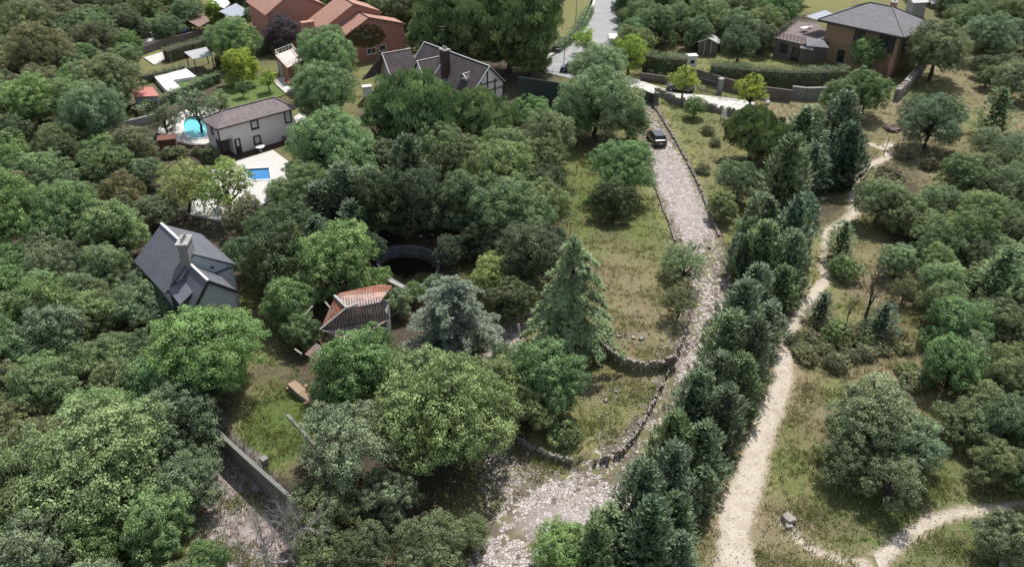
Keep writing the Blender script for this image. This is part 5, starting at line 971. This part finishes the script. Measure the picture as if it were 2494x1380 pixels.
TL = [
# --- lower left and centre
('ash', 518, 905, 290, 'lash', 'large bright green broadleaf tree right below the slate-roofed cottage'),
('ash', 395, 930, 170, 'ash', 'mid green tree left of the large bright one below the slate cottage'),
('ash', 550, 960, 120, 'lash', 'small bright crown just above the top end of the garden retaining wall'),
('ash', 240, 1115, 370, 'pale', 'huge pale green tree dominating the lower left corner, left of the bare yard'),
('ash', 385, 1285, 180, 'ash', 'green tree at the left edge of the bare yard, below the huge pale tree'),
('ash', 215, 1330, 170, 'ash', 'tree at the bottom edge left of the bare yard, lower left'),
('ash', 60, 1265, 190, 'olive', 'olive green tree in the bottom left corner'),
('ash', 20, 1150, 120, 'pale', 'pale tree cut by the left edge beside the huge pale tree'),
('oak', 40, 1040, 150, 'brown', 'brownish tree at the left edge above the huge pale tree'),
('ash', 110, 960, 180, 'olive', 'olive rounded tree at the left edge above the brownish tree'),
('ash', 500, 1370, 110, 'ash', 'low green crown at the bottom edge of the bare yard'),
('oak', 1080, 1010, 350, 'olive', 'largest olive green oak in the middle of the lower half'),
('oak', 1010, 930, 200, 'olive', 'olive oak crown touching the top left of the largest olive oak'),
('oak', 1170, 950, 190, 'olive', 'olive oak crown touching the top right of the largest olive oak'),
('ash', 862, 915, 215, 'ash', 'dense green tree just below the ruined tiled roof'),
('ash', 905, 845, 120, 'ash', 'green crown covering the lower right corner of the ruined roof'),
('oak', 850, 1120, 230, 'goak', 'grey green tree right of the small green garden'),
('oak', 790, 1240, 180, 'goak', 'grey green tree at the lower end of the garden retaining wall'),
('oak', 940, 1210, 150, 'goak', 'narrow grey green tree left of the largest olive oak base'),
('oak', 770, 1340, 130, 'goak', 'grey green crown at the bottom edge beside the bare dead tree'),
('oak', 890, 1340, 150, 'doak', 'dark crown at the bottom edge, centre left'),
('oak', 1040, 1330, 170, 'goak', 'grey green tree at the bottom edge left of the driveway end'),
('oak', 1140, 1300, 100, 'goak', 'small grey green tree touching the left side of the driveway end'),
('oak', 1330, 930, 200, 'ash', 'green tree left of the curved upper terrace wall'),
('oak', 1290, 1000, 140, 'oak', 'darker tree above the left part of the lower terrace wall'),
('oak', 1230, 890, 130, 'olive', 'olive crown between the largest oak and the terraces'),
('shrub', 1375, 1065, 80, 'olive', 'low olive shrub on the left of the lower terrace'),
('cedar', 1392, 750, 240, 'cedar', 'tall drooping cedar beside the round lawn terrace'),
('blue', 1108, 775, 250, 'blue', 'silvery blue cedar beside the ruined roof'),
('ash', 1012, 712, 60, 'lash', 'small bright bush between the dark pond and the blue cedar'),
('oak', 964, 740, 85, 'goak', 'dull green crown between the ruined roof and the blue cedar'),
('ash', 835, 645, 200, 'lash', 'round bright green tree left of the dark pond'),
('ash', 705, 735, 150, 'lash', 'bright green tree left of the ruined roof'),
('ash', 735, 810, 95, 'ash', 'green tree at the left corner of the ruined roof'),
('oak', 1210, 670, 120, 'ygreen', 'yellow green tree right of the dark pond'),
('oak', 1245, 730, 120, 'doak', 'dark tree left of the drooping cedar'),
('oak', 690, 565, 190, 'dgreen', 'broad dark tree right of the slate cottage'),
('oak', 620, 625, 140, 'dgreen', 'dark tree touching the right side of the slate roof'),
('oak', 600, 535, 125, 'brown', 'grey brown tree between the white patio and the slate cottage'),
('thin', 545, 462, 145, 'ygreen', 'airy yellow green tree in front of the white patio'),
('thin', 450, 455, 140, 'ygreen', 'airy yellow green tree left of the white patio'),
('oak', 672, 462, 50, 'pale', 'small pale tree at the blue pool'),
('cyp', 770, 500, 120, 'cyp', 'dark bluish cypress leftmost of the cypress group above the pond'),
('cyp', 840, 480, 130, 'cyp', 'second cypress of the group above the pond, tallest of its left half'),
('cyp', 915, 470, 120, 'gcyp', 'pale tipped cypress in the middle of the group above the pond'),
('cyp', 1000, 415, 140, 'cyp', 'bluish cypress at the right end of the group above the pond'),
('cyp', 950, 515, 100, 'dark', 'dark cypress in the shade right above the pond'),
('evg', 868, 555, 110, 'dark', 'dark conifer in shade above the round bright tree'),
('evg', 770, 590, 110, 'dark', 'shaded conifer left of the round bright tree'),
('cyp', 1050, 490, 80, 'dark', 'thin dark cypress right end above the pond'),
('ash', 808, 350, 200, 'ash', 'large green tree right of the white house'),
('ash', 850, 410, 150, 'ash', 'green tree below the large tree right of the white house'),
('oak', 750, 420, 100, 'ash', 'green tree at the right corner of the white patio'),
('ash', 790, 225, 175, 'ash', 'round green tree behind the white house'),
('ash', 795, 135, 165, 'ash', 'green tree in front of the salmon brick house'),
('pine', 1010, 268, 235, 'pine', 'broad umbrella pine in front of the half timbered house, left one'),
('pine', 1170, 283, 175, 'pine', 'umbrella pine in front of the half timbered house, right one'),
('oak', 1290, 290, 120, 'ash', 'green tree right of the umbrella pines'),
('oak', 1135, 390, 140, 'ash', 'rounded tree below the umbrella pines'),
('ash', 1215, 430, 200, 'olive', 'big olive tree in the centre of the upper wood'),
('oak', 1315, 400, 135, 'olive', 'olive tree at the left edge of the meadow'),
('ash', 1135, 500, 165, 'doak', 'dark tree at the left of the central wood'),
('ash', 1240, 520, 200, 'oak', 'broad dull green tree in the centre of the wood above the pond'),
('oak', 1318, 505, 140, 'oak', 'dull green tree on the left edge of the meadow'),
('oak', 1250, 600, 150, 'doak', 'dark tree above the yellow green tree by the pond'),
('oak', 1180, 585, 120, 'dark', 'very dark tree right of the dark pond'),
('oak', 1340, 590, 90, 'doak', 'dark tree behind the drooping cedar'),
('pine', 1100, 70, 210, 'dpine', 'dark umbrella pine behind the half timbered house chimney'),
('pine', 1240, 55, 260, 'dpine', 'largest umbrella pine at the top left of the asphalt road'),
('pine', 1285, 140, 110, 'pine', 'smaller umbrella pine beside the bend of the asphalt road'),
('ash', 1030, 60, 70, 'lash', 'bright green tree right of the salmon brick house'),
('ash', 1462, 165, 140, 'pale', 'tall pale green tree between the road and the black car'),
('ash', 1460, 250, 200, 'pale', 'big pale green tree left of the metal gate'),
('ash', 1395, 285, 120, 'ash', 'green tree left of the big pale tree by the gate'),
('thin', 1535, 130, 95, 'lime', 'yellow lime green tree beside the white van'),
('thin', 1425, 100, 60, 'lime', 'small yellow green tree top standing over the asphalt road'),
('ash', 1535, 295, 105, 'pale', 'feathery tree left of the black car'),
('ash', 1515, 410, 158, 'ash', 'lone meadow tree left of the driveway, its trunk in dark shade'),
('oak', 1496, 492, 112, 'doak', 'dark tree growing under the lone meadow tree'),
('thin', 1660, 640, 115, 'pale', 'pale airy tree on the left edge of the driveway'),
('thin', 1650, 760, 90, 'dry', 'grey brown leafless looking bush below the pale airy tree'),
('oak', 1098, 612, 90, 'dark', 'dark low tree overhanging the right side of the dark pond'),
('oak', 905, 600, 80, 'dark', 'dark low tree at the upper left rim of the dark pond'),
('oak', 342, 705, 115, 'goak', 'grey green crown touching the lower left eave of the slate cottage'),
('oak', 398, 772, 90, 'goak', 'small grey green crown below the slate cottage dormer'),
('ash', 925, 500, 140, 'dark', 'tall dark tree shading the left half of the dark pond'),
('ash', 1030, 498, 145, 'dark', 'tall dark tree shading the right half of the dark pond'),
('shrub', 1060, 690, 50, 'goak', 'grey green bush on the lower right rim of the dark pond'),
('shrub', 930, 668, 44, 'lash', 'bright bush on the lower left rim of the dark pond'),
('oak', 862, 818, 90, 'olive', 'olive crown growing over the near edge of the ruined roof'),
# --- right of the drive
('sap', 1665, 195, 68, 'yel', 'thin yellow green sapling in front of the parked dark car'),
('sap', 1828, 220, 80, 'yel', 'thin yellow green sapling at the end of the concrete lane'),
('oak', 1692, 262, 58, 'ash', 'small round tree on the grass below the concrete lane'),
('shrub', 1725, 318, 32, 'brown', 'small shrub on the grass below the round tree'),
('shrub', 1742, 348, 26, 'dry', 'tiny dry bush on the grass right of the black car'),
('shrub', 1712, 412, 34, 'brown', 'small brown shrub right of the driveway edging'),
('pine', 1840, 322, 165, 'dpine', 'dark round tree left end of the dark grove right of the driveway'),
('oak', 1800, 440, 115, 'goak', 'greyish tree with pale twigs below the dark round tree'),
('oak', 1760, 500, 80, 'olive', 'low olive tree right of the driveway'),
('thin', 1825, 560, 90, 'goak', 'thin tree on the left of the cypress row'),
('cyp', 1950, 320, 130, 'cyp', 'cypress left front of the dark grove beside the dirt path'),
('cyp', 2045, 305, 125, 'cyp', 'cypress at the top of the dark grove beside the dirt path'),
('cyp', 2060, 380, 120, 'dark', 'dark cypress of the grove nearest the path bend'),
('evg', 1975, 405, 105, 'dark', 'dark conifer below the grove beside the path'),
('ash', 2110, 225, 120, 'ash', 'green tree below the brick house'),
('ash', 2045, 240, 90, 'olive', 'olive crown between the brick house and the grove'),
('ash', 2115, 130, 85, 'lash', 'bright green tree against the ochre brick wall'),
('oak', 2285, 120, 170, 'goak', 'grey green oak right of the hip roofed house'),
('oak', 2345, 60, 90, 'olive', 'olive crown behind the grey green oak by the hip roofed house'),
('oak', 2270, 295, 165, 'goak', 'grey green oak on the dry slope right of the dirt path'),
('evg', 2430, 275, 100, 'dgreen', 'deep green bushy conifer near the right edge, upper'),
('oak', 2410, 90, 140, 'goak', 'grey green oak near the top right corner'),
('oak', 2475, 195, 110, 'goak', 'oak cut by the right edge, upper'),
('oak', 2465, 40, 100, 'olive', 'olive oak in the top right corner'),
('thin', 2400, 350, 80, 'goak', 'thin grey bush on the dry slope at right'),
('thin', 2465, 370, 100, 'goak', 'thin oak cut by the right edge on the dry slope'),
('oak', 2145, 490, 130, 'goak', 'grey green oak right of the narrow dirt path'),
('oak', 2205, 520, 110, 'oak', 'oak beside the grey green oak right of the path'),
('evg', 2052, 585, 85, 'dgreen', 'deep green bush right of the narrow path below the bend'),
('shrub', 2058, 655, 78, 'olive', 'rounded olive shrub below the deep green bush by the path'),
('ash', 2185, 640, 90, 'pale', 'upright pale tree on the dry clearing at right'),
('oak', 2290, 500, 120, 'oak', 'round oak in the middle of the right hand wood'),
('oak', 2340, 430, 110, 'olive', 'bright olive oak at the top of the right hand wood'),
('oak', 2450, 460, 120, 'oak', 'dark green oak in the right hand wood near the edge'),
('oak', 2395, 530, 130, 'olive', 'olive oak in the middle of the right hand wood'),
('oak', 2290, 590, 130, 'oak', 'oak below the round oak in the right hand wood'),
('oak', 2470, 570, 120, 'oak', 'oak cut by the right edge in the right hand wood'),
('oak', 2290, 690, 120, 'pale', 'pale green oak below the right hand wood'),
('evg', 2430, 680, 130, 'dgreen', 'deep green pointed tree in the right hand wood'),
('oak', 2370, 620, 100, 'doak', 'shaded oak in the heart of the right hand wood'),
('ash', 2330, 800, 150, 'ash', 'green tree on the right beside the grass track'),
('oak', 2435, 790, 130, 'oak', 'dull oak at the right edge, mid height'),
('ash', 2320, 890, 150, 'ash', 'green tree whose foot reaches the grass track'),
('oak', 2460, 890, 120, 'olive', 'olive oak at the right edge, lower'),
('oak', 2400, 990, 120, 'olive', 'low bright oak casting shade on the clearing at right'),
('oak', 2480, 1000, 90, 'oak', 'oak cut by the right edge above the side path'),
('oak', 2490, 1130, 80, 'doak', 'dark oak cut by the right edge next to the side path'),
('oak', 2450, 1310, 150, 'goak', 'grey green oak in the lower right corner below the side path'),
('evg', 2000, 755, 75, 'dark', 'small dark bush near the fork of the dirt path'),
('evg', 2148, 785, 85, 'dark', 'round dark bush beside the bare tree'),
('thin', 2205, 705, 70, 'dry', 'dry twiggy bush right of the bare tree'),
('oak', 2130, 1030, 230, 'goak', 'biggest grey green tree standing alone in the right hand clearing'),
('oak', 2215, 1090, 170, 'goak', 'right hand crown of the clump in the clearing'),
('oak', 2080, 1120, 150, 'goak', 'lower left crown of the clump in the clearing'),
('thin', 2175, 1170, 150, 'goak', 'thin lowest crown of the clump in the clearing'),
('ash', 1365, 1335, 150, 'lash', 'bright green tree at the bottom edge beside the paved drive'),
# --- top band
('ash', 1545, 85, 75, 'ash', 'green tree right of the asphalt road'),
('ash', 1560, 25, 70, 'ash', 'green tree at the top edge right of the asphalt road'),
('thin', 1640, 50, 85, 'pale', 'grey willow like tree at the top right of the road'),
('oak', 1720, 45, 120, 'olive', 'olive oak behind the grey garden shed'),
('oak', 1600, 15, 80, 'doak', 'dark tree at the top edge right of the road'),
('oak', 1800, 30, 110, 'olive', 'olive oak at the top edge left of the hip roofed house'),
('oak', 1860, 60, 110, 'oak', 'oak beside the terrace of the hip roofed house'),
('doak' if 0 else 'oak', 1800, 110, 110, 'doak', 'dark tree right of the grey garden shed'),
('oak', 1900, 20, 100, 'ash', 'green tree at the top edge beside the hip roofed house'),
('ash', 565, 100, 130, 'ash', 'green round tree between the garden canopies'),
('ash', 585, 165, 88, 'yel', 'bright yellow green tree on the lawn behind the white house'),
('oak', 690, 85, 95, 'plum', 'dark purple plum tree left of the salmon brick house'),
('oak', 720, 45, 60, 'plum', 'smaller purple tree in front of the rear salmon house'),
('sap', 652, 192, 46, 'lime', 'small lime green tree on the lawn beside the tiled terrace'),
('ash', 520, 30, 50, 'lime', 'small lime tree left of the grey blue canopy'),
('ash', 620, 40, 55, 'ash', 'green tree right of the grey blue canopy'),
('sap', 480, 262, 90, 'goak', 'open branched tree leaning over the turquoise pool'),
('thin', 400, 292, 75, 'goak', 'grey green tree left of the turquoise pool'),
('oak', 510, 375, 50, 'goak', 'bushy shrub at the left corner of the white house'),
('sap', 535, 250, 60, 'goak', 'small open tree right above the turquoise pool'),
('sap', 590, 215, 34, 'dgreen', 'thin dark sapling on the lawn under the yellow green tree'),
('ash', 930, 30, 80, 'oak', 'tree behind the roof of the salmon brick house'),
('ash', 1000, 100, 50, 'goak', 'small tree between the salmon house and half timbered house'),
('oak', 870, 10, 100, 'doak', 'dark tree at the top edge behind the salmon brick house'),
('oak', 960, 10, 80, 'doak', 'dark tree at the top edge right of the salmon brick house'),
('shrub', 545, 400, 40, 'ygreen', 'low pale bush at the corner of the white patio'),
]
for k, px, py, wd, tn, lb in TL: tree(k, px, py + (12 if k == 'cyp' else 0), wd * (.9 if k == 'cyp' else 1), tn, lb, 'shrub' if k == 'shrub' else 'tree', hs=.85 if wd > 280 and k == 'ash' else 1.25 if 'tall dark tree shading' in lb else .8 if k == 'cyp' else 1)
# the row of cypresses along the dirt path
ROW = [(1925, 450, 185), (1885, 540, 150), (1950, 545, 140), (1870, 620, 150), (1940, 640, 150), (1855, 700, 140), (1920, 705, 120), (1820, 765, 170), (1880, 790, 130), (1780, 850, 160), (1850, 870, 140), (1760, 930, 150), (1820, 945, 130), (1695, 1000, 160), (1765, 1020, 140), (1640, 1080, 150), (1710, 1100, 160), (1640, 1180, 150), (1700, 1185, 110), (1570, 1230, 160), (1650, 1270, 140), (1500, 1290, 150), (1580, 1330, 160), (1660, 1340, 120), (1450, 1350, 130), (1830, 620, 110)]
for i, (px, py, wd) in enumerate(ROW):
    lab = {0: 'topmost and broadest cypress at the upper end of the row beside the dirt path', 20: 'cypress at the foot of the row next to the dirt path', 21: 'cypress beside the paved turning place near the bottom edge', 24: 'bottom left cypress next to the bright green tree at the drive end'}.get(i, 'cypress in the row beside the dirt path, @')
    tree('cyp', px - (18 if py < 1000 else 6), py + 4, wd * (.73 if py < 800 else .81), 'cyp' if i % 3 else 'gcyp', lab, group='cypresses in the row between driveway and dirt path', hs=(1.0, .85, 1.12, .92, 1.05)[i % 5] * (.88 if py < 800 else 1))
# woodland: every free spot inside the outlines gets its own tree
def wood(outline, tints, kinds, spacing, label, group, seed, rmin, rmax, clear=.64):
    P = poly_xy(outline, 3.2); r = random.Random(seed); x0, y0 = P.min(0); x1, y1 = P.max(0); n = 0
    for _ in range(4000):
        x, y = r.uniform(x0, x1), r.uniform(y0, y1); R = r.uniform(rmin, rmax)
        if not inside(np.array([x]), np.array([y]), P)[0]: continue
        if any((x - a) ** 2 + (y - b) ** 2 < ((R + c) * clear) ** 2 for a, b, c in TREES): continue
        i = r.randrange(len(tints)); tn = tints[i]; tree(r.choice(kinds), 0, 0, 0, tn, label.get(tn, 'green crown, @'), group=group, hs=r.uniform(.8, 1.15), world=(x, y, R)); n += 1
    return n
W1 = [(-60, 300), (0, -20), (480, -20), (490, 40), (440, 60), (320, 62), (305, 120), (285, 190), (262, 250), (290, 330), (360, 365), (400, 400), (380, 520), (370, 545), (315, 600), (-60, 600)]
desc = {'ash': 'fresh green', 'oak': 'dull green', 'goak': 'grey green', 'olive': 'olive green', 'doak': 'dark green', 'brown': 'brownish', 'lash': 'bright green'}
def labs(s): return {k: f'{v} crown in {s}, @' for k, v in desc.items()}
n1 = wood(W1, ['ash', 'oak', 'goak', 'olive', 'doak', 'lash', 'oak', 'olive', 'brown'], ['oak', 'ash'], 1, labs('the upper left wood'), 'trees of the upper left wood', 3, 2.3, 5.3)
W2 = [(-60, 600), (265, 600), (290, 690), (350, 775), (350, 850), (330, 900), (440, 950), (430, 1000), (460, 1150), (470, 1250), (420, 1440), (-60, 1440)]
n2 = wood(W2, ['ash', 'oak', 'goak', 'olive', 'brown', 'goak'], ['oak', 'ash'], 1, labs('the lower left wood'), 'trees of the lower left wood', 4, 2.3, 3.8)
W3 = [(2250, 480), (2330, 400), (2520, 380), (2560, 700), (2560, 1180), (2420, 1080), (2330, 960), (2270, 880), (2290, 740), (2240, 620)]
n3 = wood(W3, ['oak', 'goak', 'olive', 'doak'], ['oak'], 1, labs('the right hand wood'), 'trees of the right hand wood', 5, 1.9, 3.1, .62)
W4 = [(880, -60), (1350, -60), (1330, 60), (1200, 100), (990, 60)]
n4 = wood(W4, ['doak', 'oak', 'olive'], ['ash'], 1, labs('the top edge trees'), 'trees along the top edge', 6, 2.8, 4)
W5 = [(1520, -80), (1960, -80), (1920, 20), (1860, 90), (1760, 85), (1680, 85), (1620, 70), (1535, 110)]
n5 = wood(W5, ['doak', 'oak', 'goak', 'olive'], ['oak', 'ash'], 1, labs('the road grove'), 'trees right of the asphalt road', 7, 2.2, 3.8)
W6 = [(2290, -60), (2560, -60), (2560, 230), (2420, 190), (2340, 110), (2330, 60)]
n6 = wood(W6, ['doak', 'goak', 'olive'], ['oak'], 1, labs('the top right'), 'trees of the top right corner', 18, 2.2, 3.4, .8)
W7 = [(560, -60), (860, -60), (870, -5), (560, -5)]
wood(W7, ['doak', 'ash'], ['oak'], 1, labs('the top edge gardens'), 'trees behind the salmon houses', 9, 2.5, 4)
W8 = [(760, 440), (880, 390), (1060, 360), (1330, 360), (1335, 600), (1270, 700), (1210, 690), (1150, 590), (1090, 520), (920, 510), (840, 550), (740, 640), (650, 680), (640, 600)]
wood(W8, ['doak', 'oak', 'oak', 'doak'], ['ash', 'oak'], 1, {**labs('the central wood'), 'dark': 'very dark crown in the central wood, @'}, 'trees of the central wood', 11, 3.2, 4.8, .58)
W9 = [(2210, -60), (2420, -60), (2420, -5), (2340, 5), (2280, -8)]
wood(W9, ['doak', 'olive'], ['oak'], 1, labs('the far right background'), 'trees behind the hip roofed house', 12, 2.5, 4, .7)
# dead and bare trees
def bare_tree(px, py, z, H, sp, seed, label, rot=0, tilt=0, r0=.12, depth=5, mat='deadwood'):
    p = U(px, py); t = empty('bare_tree', (p.x, p.y, h1(p.x, p.y)), label, 'dead tree'); t.rotation_euler = (tilt, 0, rot)
    o = bpy.data.objects.new('branches', bare(seed, H, sp, depth, mat, r0)); sc.collection.objects.link(o); o.parent = t
bare_tree(712, 1385, 0, 9.5, .33, 3, 'leafless grey tree leaning over the bare yard at the bottom', .5, .35, .24, 6)
bare_tree(655, 1395, 0, 6.5, .35, 13, 'smaller leafless tree left of the leaning grey tree at the bottom', .2, .1, .16, 6)
bare_tree(2103, 790, 0, 7.0, .5, 5, 'dark bare tree on the right hand clearing between two dark bushes', 0, 0, .2, 5, 'bark')
bare_tree(2050, 830, 0, 6.2, .30, 6, 'slim bare sapling left of the dark bare tree', 0, 0, .07, 4, 'bark')
bare_tree(820, 1010, 0, 2.2, .6, 8, 'tangle of dry branches on the ruined wall', 0, 0, .06, 4, 'bark')
# dry undergrowth: many low bushes
def bushes(n, regions, tints, label, group, seed, rmin=18, rmax=40):
    r = random.Random(seed)
    for k in range(n):
        px, py, rx, ry = r.choice(regions); a = r.uniform(0, 6.28); q = math.sqrt(r.random())
        tree('shrub', px + rx * q * math.cos(a), py + ry * q * math.sin(a), r.uniform(rmin, rmax) * 1.3, r.choice(tints), label, 'shrub', group, hs=r.uniform(.7, 1))
bushes(34, [(2040, 860, 110, 50), (1990, 830, 60, 50), (2100, 830, 60, 50)], ['dry', 'brown', 'olive'], 'low dry bush in the scrub patch, @', 'bushes of the dry scrub patch', 1, 26, 50)
bushes(10, [(2260, 390, 100, 30), (2180, 440, 40, 20)], ['dry', 'brown'], 'brown bush on the dry slope, @', 'bushes on the dry slope', 2, 26, 50)
bushes(9, [(2210, 780, 30, 90), (2230, 930, 30, 40)], ['dry', 'olive', 'brown'], 'low bush along the grass track, @', 'bushes beside the grass track', 4, 26, 44)
bushes(8, [(460, 375, 60, 15), (560, 290, 5, 5)], ['goak', 'brown'], 'shaded bush under the pool terrace, @', 'bushes under the pool terrace', 6, 20, 34)
bushes(7, [(1700, 180, 160, 6)], ['ash', 'olive'], 'little bush by the lane hedge, @', 'bushes by the lane', 7, 14, 22)
# hedges: clipped boxes of leaves
def hedge(px, width, height, tint, label, seed=1, z=0, leaf=.2):
    r = np.random.default_rng(seed); C, Nn = [], []; P = [U(a, b, z) for a, b in px]
    for p, q in zip(P, P[1:]):
        d = np.array(q - p); L = np.linalg.norm(d); d /= L; s = np.array([-d[1], d[0], 0]); A = L * (2 * height + width); n = int(A * 42)
        u = r.uniform(-.2, L + .2, n); k = r.uniform(0, 2 * height + width, n); side = np.where(k < height, -1, np.where(k < 2 * height, 1, 0))
        hh = np.where(side == 0, height, np.where(side == -1, k, k - height)); w_ = np.where(side == 0, k - 2 * height - width / 2, side * width / 2)
        lump = .13 * np.sin(u * 2.3 + seed) + .1 * np.sin(u * 5.1 + hh * 3)
        nn = s * side[:, None] + np.array([0, 0, 1.]) * (side == 0)[:, None]
        C.append(np.array(p) + d * u[:, None] + s * (w_ + side * lump)[:, None] + np.array([0, 0, 1.]) * (hh + (side == 0) * lump)[:, None] + r.normal(0, .10, (n, 3))); Nn.append(unit(nn + r.normal(0, .5, (n, 3)) + np.array([0, 0, .3])))
    C, Nn = np.concatenate(C), np.concatenate(Nn); n = len(C); c0 = np.array([C[:, 0].mean(), C[:, 1].mean(), 0])
    D = np.cross(Nn, unit(r.normal(0, 1, (n, 3)))); tone = .5 + .12 * np.sin(C[:, 0] * 1.3) + r.normal(0, .14, n)
    t = empty('hedge', tuple(c0), label, 'hedge'); o = bpy.data.objects.new('foliage', rhombs('hedge', C - c0, D, Nn, leaf * r.uniform(.8, 1.5, n), leaf * .7, tone, M['leaf'])); sc.collection.objects.link(o); o.parent = t; o.color = TINT[tint] + (1,)
    b = MB()
    for p, q in zip(P, P[1:]): b.bar((p.x, p.y, z + height * .42), (q.x, q.y, z + height * .42), width * .7, height * .84)
    b.build('branch_core', M['bark'], t)
hedge([(335, 290), (420, 248), (500, 213), (535, 200)], 1.2, 1.7, 'ash', 'clipped green hedge running up beside the red roofed shed', 1)
hedge([(345, 205), (405, 190), (450, 178)], 1.2, 1.5, 'dgreen', 'dark hedge above the white walled terrace', 2)
hedge([(408, 150), (450, 138), (500, 122), (530, 118)], 2.2, 2.3, 'doak', 'tall dark clipped hedge left of the garden canopy', 3)
hedge([(530, 165), (590, 150), (655, 128)], 1.6, 2.0, 'dgreen', 'hedge behind the yellow green tree', 4)
hedge([(1568, 172), (1610, 180), (1668, 184)], 2.4, 3.4, 'dgreen', 'tall hedge above the parked dark car on the lane', 5)
hedge([(1728, 200), (1790, 208), (1880, 216), (1960, 218), (2055, 214)], 2.2, 3.5, 'dgreen', 'long dark hedge in front of the hip roofed house', 6)
hedge([(1350, 130), (1392, 100), (1420, 62), (1436, 30)], 1.8, 1.4, 'ash', 'green hedge on the left side of the asphalt road', 7)
hedge([(410, 92), (435, 84)], 1.4, 1.6, 'ash', 'short clipped hedge beside the pale pool', 8)
hedge([(1515, 150), (1514, 60), (1512, 10)], 1.0, 1.6, 'ash', 'narrow hedge along the right side of the asphalt road', 9)

tufts('meadow_grass', 38000, 0, 3, 'rough green grass growing on the meadow and terraces', (.25, .29, .105), .10, .34)
tufts('dry_grass', 38000, 1, 4, 'dry straw coloured grass on the slopes and terraces', (.36, .335, .18), .10, .34)
